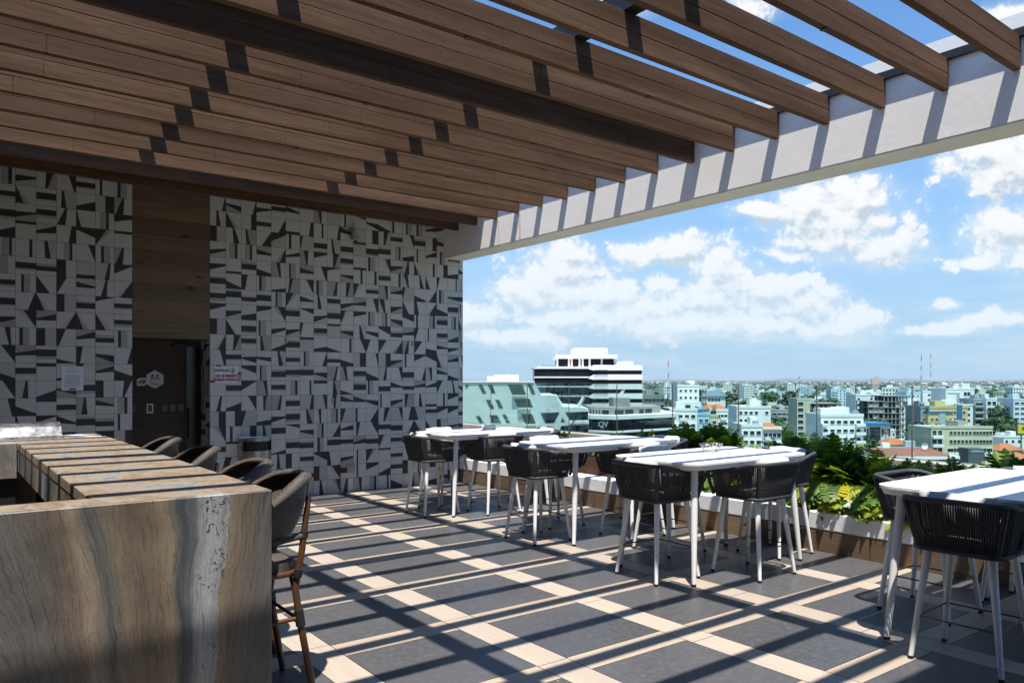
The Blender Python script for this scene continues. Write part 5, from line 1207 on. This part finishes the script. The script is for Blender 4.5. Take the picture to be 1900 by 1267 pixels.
MB().box(-2.8, 2.8, 0, 9, 0, zu).build('wall', M['c_dark'], un, off=False); text('UNIVERSAL', .85, (.35, -.08, zu - .95), M['c_teal'], un, ext=.03, bold=.02); MB().tube([(-2.25, -.1, zu - .95), (-2.25, -.03, zu - .95)], .42, 14).build('emblem', M['c_blue'], un, off=False)
bd = thing('yellow_billboard', 'yellow advertising board with a dark frame at the right edge', 'billboard', at(1896, 300, GZ), RZ0); zb_ = zof(804, 300) - GZ
MB().box(-2.1, 2.6, -.2, .2, zb_ - .2, zb_ + 3.6).build('frame', M['c_dark'], bd, off=False); MB().box(-1.7, 2.5, -.26, -.205, zb_, zb_ + 3.5).build('poster', mat('poster_yellow', (.70, .56, .03), .5), bd, off=False); MB().tube([(0, .4, 0), (0, .4, zb_)], .25, 8).build('post', M['c_dark'], bd, off=False)
MB().prism([(.4 + .55 * cos(2 * pi * i / 14), zb_ + 1.9 + .75 * sin(2 * pi * i / 14)) for i in range(14)][::-1], -.29, -.262, axis='y').build('printed_blot', mat('poster_brown', (.16, .08, .05), .6), bd, off=False)
sil = thing('concrete_silo', 'tall beige concrete silo far off above the tree line', 'silo', at(1624, 2300), RZ0)
hs_ = zof(699, 2300) - GZ
for i, (x, hh) in enumerate(((-8, .86), (-2.5, .9), (3, 1.0), (8, .97))): MB().tube([(x, 0, 0), (x, 0, hs_ * hh)], 4.2, 14).build('silo_cell', M['c_tan'], sil, off=False)
# masts
def mast(lab, u, vt, d, r=.28, red=True):
    t = thing('lattice_mast', lab, 'mast', at(u, d), RZ0, 'thin radio masts on the skyline'); hh = zof(vt, d) - GZ; n = 14
    for i in range(n):
        z0, z1 = hh * i / n, hh * (i + 1) / n; s_ = r * (1.5 - .9 * i / n); m_ = MB()
        for a in range(3): m_.tube([(s_ * cos(2.1 * a), s_ * sin(2.1 * a), z0), (s_ * .95 * cos(2.1 * a), s_ * .95 * sin(2.1 * a), z1)], .055 * r / .28, 4); m_.tube([(s_ * cos(2.1 * a), s_ * sin(2.1 * a), z0), (s_ * cos(2.1 * (a + 1)), s_ * sin(2.1 * (a + 1)), z1)], .04 * r / .28, 4)
        m_.build('mast_section', mast_m[i % 2], t, off=False)
mast_m = [mat('mast_red', (.38, .10, .07), .6), mat('mast_white', (.7, .7, .7), .6)]
mast('thin radio mast rising above the low dark glass office', 1240, 658, 420); mast('short mast with antennas above the tree line, centre right', 1483, 692, 700, .5)
mast('tall red and white mast, left one of the pair', 1709.5, 652, 640, .42); mast('tall red and white mast, right one of the pair', 1727, 649, 760, .36)

# --- small houses and trees ---------------------------------------------------------
rr = random.Random(31)
HM = []
for i in range(8):                                         # eight kinds of small house, meshes shared
    w_, d_, h_ = rr.uniform(9, 17), rr.uniform(8, 13), rr.choice((3.2, 3.4, 6.2, 6.4, 9.2)); wl_ = ('c_white', 'c_cream', 'c_white', 'c_tan', 'c_white', 'c_grey', 'c_pale', 'c_white')[i]
    m_ = MB(); m_.box(-w_ / 2, w_ / 2, -d_ / 2, d_ / 2, 0, h_, 0)
    for f_ in range(int(h_ / 3)):
        for c_ in range(4):
            x = -w_ / 2 + w_ * (c_ + .5) / 4; m_.box(x - .6, x + .6, -d_ / 2 - .04, -d_ / 2 + .1, f_ * 3 + 1.0, f_ * 3 + 2.2, 2)
    if i in (1, 3, 6):
        x0, x1, y0, y1 = -w_ / 2 - .6, w_ / 2 + .6, -d_ / 2 - .6, d_ / 2 + .6; ins = d_ / 2
        m_.add([(x0, y0, h_), (x1, y0, h_), (x1, y1, h_), (x0, y1, h_), (x0 + ins, 0, h_ + 2.4), (x1 - ins, 0, h_ + 2.4)], [(0, 1, 5, 4), (1, 2, 5), (2, 3, 4, 5), (3, 0, 4), (3, 2, 1, 0)], 1)
    else:
        m_.box(-w_ / 2 - .15, w_ / 2 + .15, -d_ / 2 - .15, -d_ / 2 + .15, h_ - .1, h_ + .7, 0); m_.box(-w_ / 2 + .2, w_ / 2 - .2, -d_ / 2 + .2, d_ / 2 - .2, h_ + .005, h_ + .06, 1); m_.box(w_ * .1, w_ * .32, 0, 3, h_ + .07, h_ + 2.2, 0)
    o = m_.build('small_house', [M[wl_], M['roof_tile' if i in (1, 3) else ('roof_metal' if i == 6 else 'roof_grey')], M['pane']]); HM.append(o.data); bpy.data.objects.remove(o)
HLAB = ['small white flat-roofed house among the rooftops below the horizon', 'small cream house with orange roof among the rooftops', 'low white house with parapet roof in the distance', 'small tan house with orange hipped roof in the distance',
        'white storeyed house with flat roof among distant trees', 'grey flat-roofed house among distant trees', 'pale blue house with a metal roof in the distance', 'broad white house with flat roof in the distance']
taken = []
def clear(u, d): return True
nh = 0
for i in range(230):
    d = 300 * (2300 / 300) ** (rr.random() ** .75); u = rr.uniform(840, 1960); k = rr.randrange(8)
    o = bpy.data.objects.new('small_house', HM[k]); COL.objects.link(o); p = at(u, d); o.location = (p.x, p.y, GZ); o.rotation_euler = (0, 0, RZ0 + R(rr.choice((0, 0, 20, -25, 70)) + rr.uniform(-6, 6)))
    tag(o, HLAB[k], 'house', ('white flat houses', 'cream houses', 'low parapet houses', 'tan houses', 'storeyed houses', 'grey houses', 'metal-roof houses', 'broad houses')[k] + ' of the city')
MR = []
for i in range(6):                                         # six kinds of mid-rise block, meshes shared
    w_, d_, h_ = rr.uniform(13, 22), rr.uniform(11, 15), (12.4, 15.4, 18.4, 15.4, 21.4, 24.4)[i]; m_ = MB(); m_.box(-w_ / 2, w_ / 2, -d_ / 2, d_ / 2, 0, h_, 0); nc_ = (5, 4, 6, 5, 4, 5)[i]
    for f_ in range(int(h_ / 3)):
        if i in (1, 4): m_.box(-w_ * .46, -w_ * .12, -d_ / 2 - 1.1, -d_ / 2 - .01, f_ * 3 + .5, f_ * 3 + 1.5, 0)
        for c_ in range(nc_):
            x = -w_ * .47 + w_ * .94 * (c_ + .5) / nc_; m_.box(x - .75, x + .75, -d_ / 2 - .05, -d_ / 2 + .1, f_ * 3 + 1.0, f_ * 3 + 2.3, 2)
        for c_ in range(3):
            y = -d_ / 2 + d_ * (c_ + .5) / 3
            for sg_ in (-1, 1): m_.box(*sorted((sg_ * (w_ / 2 + .05), sg_ * (w_ / 2 - .1))), y - .6, y + .6, f_ * 3 + 1.0, f_ * 3 + 2.2, 2)
    m_.box(-w_ / 2 - .15, w_ / 2 + .15, -d_ / 2 - .15, -d_ / 2 + .15, h_ - .1, h_ + .9, 0); m_.box(-w_ / 2 + .2, w_ / 2 - .2, -d_ / 2 + .2, d_ / 2 - .2, h_ + .005, h_ + .06, 1); m_.box(-w_ * .2, w_ * .15, -2, 3, h_ + .07, h_ + 2.8, 0); m_.tube([(w_ * .3, 0, h_ + .07), (w_ * .3, 0, h_ + 1.8)], .8, 8, 1)
    o = m_.build('midrise_block', [M[('c_white', 'c_white', 'c_white', 'c_cream', 'c_pale', 'c_white')[i]], M['roof_grey'], M['pane']]); MR.append(o.data); bpy.data.objects.remove(o)
MLAB = ['white four-storey block among the far rooftops', 'white five-storey block with balconies on one side, among the far rooftops', 'wide white six-storey block among the far rooftops', 'cream five-storey block among the far rooftops', 'pale blue seven-storey block with balconies, far off', 'white eight-storey block standing far off']
for i in range(64):
    d = 360 * (1500 / 360) ** (rr.random() ** .8); u = rr.uniform(1205, 1960); k = rr.randrange(6)
    if d < 520 and zof(GZ + 0, d) is not None: k = min(k, 3)
    o = bpy.data.objects.new('midrise_block', MR[k]); COL.objects.link(o); p = at(u, d); o.location = (p.x, p.y, GZ); o.rotation_euler = (0, 0, RZ0 + R(rr.choice((0, 18, -22, 40)) + rr.uniform(-5, 5)))
    tag(o, MLAB[k], 'building', ('four-storey', 'five-storey balcony', 'six-storey', 'cream five-storey', 'pale blue', 'eight-storey')[k] + ' blocks of the far city')
# houses seen just over the plants, placed by hand
for (u, vt, d, k, lab) in ((1655, 812, 300, 1, 'orange-roofed cream house right of the flower sign'), (1690, 806, 330, 2, 'low white house behind the brown-red pavilion'), (1632, 822, 235, 0, 'white stepped house left of the tall glass post, above the pavilion'), (1672, 818, 250, 5, 'grey house with dark windows right above the pavilion'),
                           (1862, 822, 300, 1, 'cream house with an orange roof right of the cream corner building'), (1884, 838, 270, 3, 'orange roof cut by plants near the right edge'), (1870, 800, 330, 7, 'white house left of the yellow board')):
    o = bpy.data.objects.new('rooftop_house', HM[k]); COL.objects.link(o); zt_ = zof(vt, d); p = at(u, d); hh = max(v_.co.z for v_ in HM[k].vertices); o.location = (p.x, p.y, zt_ - hh); o.rotation_euler = (0, 0, RZ0 + R(rr.uniform(-15, 15))); tag(o, lab, 'house')
    fb = MB(); fb.box(-5, 5, -4, 4, -(zt_ - hh - GZ), -.01); b_ = fb.build('lower_storey', M['c_grey'], o, off=False)
def crown_mesh(seed, nb, mk, r=3.2, hgt=7.5, palm=False):
    rr = random.Random(seed); m_ = MB(); lobes = [(rr.uniform(-r * .6, r * .6), rr.uniform(-r * .6, r * .6), hgt * rr.uniform(.55, .9), r * rr.uniform(.4, .75)) for _ in range(nb)]
    for (x, y, z, q_) in lobes:
        for i in range(46):
            a = rr.uniform(0, 2 * pi); c_ = rr.uniform(-.7, 1); s_ = sqrt(1 - c_ * c_); e_ = q_ * rr.uniform(.7, 1.12); p = Vector((x + e_ * s_ * cos(a), y + e_ * s_ * sin(a), z + e_ * c_ * .75)); n = Vector((s_ * cos(a), s_ * sin(a), c_ + .3 + rr.uniform(-.5, .5))); n.normalize()
            t1 = n.orthogonal().normalized(); t2 = n.cross(t1); g_ = rr.uniform(.35, .75) * r / 3.2; w = rr.uniform(0, 2 * pi); t1, t2 = t1 * cos(w) + t2 * sin(w), t2 * cos(w) - t1 * sin(w)
            m_.add([p - t1 * g_, p - t2 * g_ * .6 + n * .1, p + t1 * g_, p + t2 * g_ * .7 - n * .1], [(0, 1, 2, 3)])
    o = m_.build('crown', M[mk]); me = o.data; bpy.data.objects.remove(o); return me
CRM = [(crown_mesh(40 + i, 9, ('tree_a', 'tree_b', 'tree_c', 'tree_b')[i], (4, 3.4, 4.4, 3)[i], (9, 10, 8, 8)[i]), ('broad mid green tree', 'dense dark green tree', 'olive green spreading tree', 'small dark round tree')[i]) for i in range(4)]
tk = MB(); tk.tube([(0, 0, 0), (.1, 0, 2.5), (.0, .1, 6)], [.35, .26, .12], 7).tube([(.08, 0, 2.4), (1.3, .4, 5.5)], [.16, .06], 5).tube([(.06, 0, 2.6), (-1.2, -.5, 5.2)], [.16, .06], 5)
o = tk.build('trunk', M['bark']); TRM = o.data; bpy.data.objects.remove(o)
def tree(u, d, k, sc, lab, group=None, z=GZ):
    t = thing('city_tree', lab, 'tree', at(u, d, z), rr.uniform(0, 6.28), group); t.scale = (sc, sc, sc * rr.uniform(.9, 1.15))
    for me, n in ((TRM, 'trunk'), (CRM[k][0], 'crown')): o = bpy.data.objects.new(n, me); COL.objects.link(o); o.parent = t
for (u, d, k, sc, lab) in ((1857, 390, 1, 1.7, 'big dark tree below the square-window tower'), (1868, 380, 0, 1.5, 'big round green tree left of the yellow board'), (1812, 420, 3, 1.9, 'tree in front of the dark balcony building'), (1888, 340, 1, 1.2, 'tree beside the yellow board'), (1718, 285, 0, 1.5, 'bright green tree at the left foot of the cream corner building'), (1735, 275, 2, 1.0, 'small tree below the cream corner building balconies'), (1604, 300, 1, 1.3, 'tree between the large white apartments and the blue roof store'),
                           (1358, 330, 1, 1.2, 'tree beside the small orange canopy roof'), (1442, 330, 0, 1.4, 'palm-like tree before the long balcony block'), (1395, 520, 2, 2.2, 'wide tree behind the white block with the blank half'), (1345, 560, 1, 2.4, 'dark tree behind the pitched hall'), (1460, 520, 1, 2.2, 'dark tree left of the slim cream tower'), (1425, 600, 0, 2.2, 'green tree in the wood behind the blank-sided block')):
    tree(u, d, k, sc, lab)
for i in range(130):
    d = 330 * (1900 / 330) ** (rr.random() ** .7); u = rr.uniform(1180, 1950); k = rr.randrange(4)
    tree(u, d, k, rr.uniform(1.0, 1.9), CRM[k][1] + ' among the houses below the horizon', CRM[k][1] + 's of the city')
# wooded suburbs too far to count: crowns, roofs
fo = MB(); rr = random.Random(77)
def clump(p, s_):
    n = 9; vs_ = []; 
    for i in range(n):
        a = rr.uniform(0, 6.28); c_ = rr.uniform(0, 1); q_ = s_ * rr.uniform(.5, 1); o_ = Vector((q_ * cos(a) * sqrt(1 - c_ * c_ * .8), q_ * sin(a) * sqrt(1 - c_ * c_ * .8), s_ * .2 + q_ * c_ * 1.1)); e_ = s_ * rr.uniform(.4, .7); b_ = rr.uniform(0, 6.28)
        vs_ = [p + o_ + Vector((e_ * cos(b_ + 1.57 * j), e_ * sin(b_ + 1.57 * j), rr.uniform(-.3, .5) * e_)) for j in range(4)]; fo.add(vs_, [(0, 1, 2, 3)], rr.randrange(3))
for i in range(9000):
    d = 520 * (9000 / 520) ** (rr.random() ** .62); u = rr.uniform(760, 2600); clump(at(u, d), rr.uniform(3.0, 6.0) * (1 + d / 5000))
tag(fo.build('distant_trees', [M['tree_a'], M['tree_b'], M['tree_c']]), 'mass of small trees covering the land towards the horizon', 'trees', kind='stuff')
fh_ = MB()
for i in range(4500):
    d = 700 * (12000 / 700) ** (rr.random() ** .42); u = rr.uniform(760, 2600); p = at(u, d); w_, d_, h_ = rr.uniform(5, 11) * (1 + d / 7000), rr.uniform(4, 8), rr.uniform(3, 7) * (1 + d / 16000) if rr.random() < .93 else rr.uniform(10, 20)
    a = rr.uniform(0, 3.14); ca, sa = cos(a), sin(a); c8 = [(x, y) for x, y in ((-w_, -d_), (w_, -d_), (w_, d_), (-w_, d_))]; o = len(fh_.v); mi = rr.choice((0, 0, 0, 1, 2, 3)); pts = [(p.x + x * ca - y * sa, p.y + x * sa + y * ca) for x, y in c8]
    fh_.add([(x, y, GZ) for x, y in pts] + [(x, y, GZ + h_) for x, y in pts], [(0, 1, 5, 4), (1, 2, 6, 5), (2, 3, 7, 6), (3, 0, 4, 7)], mi); fh_.add([(x, y, GZ + h_) for x, y in pts], [(0, 1, 2, 3)], rr.choice((4, 4, 5, 5, mi)))
tag(fh_.build('distant_houses', [M['c_white'], M['c_cream'], M['c_grey'], M['c_tan'], M['roof_tile'], M['roof_grey']]), 'countless small houses of the suburbs towards the horizon', 'houses', kind='stuff')
# the air between
hz_ = MB(); q0, q1 = 33000, 260
hz_.add([(-q0, -q0, GZ - 1), (q0, -q0, GZ - 1), (q0, q0, GZ - 1), (-q0, q0, GZ - 1), (-q0, -q0, q1), (q0, -q0, q1), (q0, q0, q1), (-q0, q0, q1)],
        [(0, 3, 2, 1), (5, 7, 4), (5, 6, 7), (0, 1, 5, 4), (1, 2, 6, 5), (2, 3, 7, 6), (3, 0, 4, 7)]); hm = bpy.data.materials.new('haze'); hm.use_nodes = True; nt2 = hm.node_tree; nt2.nodes.clear(); kk = NT(nt2)
pv = kk.node('ShaderNodeVolumePrincipled'); pv.inputs['Color'].default_value = (.74, .93, 1.0, 1); pv.inputs['Density'].default_value = HAZE; pv.inputs['Anisotropy'].default_value = .2
oo = kk.node('ShaderNodeOutputMaterial'); kk.l.new(pv.outputs[0], oo.inputs['Volume'])
tag(hz_.build('haze', hm), 'thin bluish air over the city', 'haze', kind='stuff')
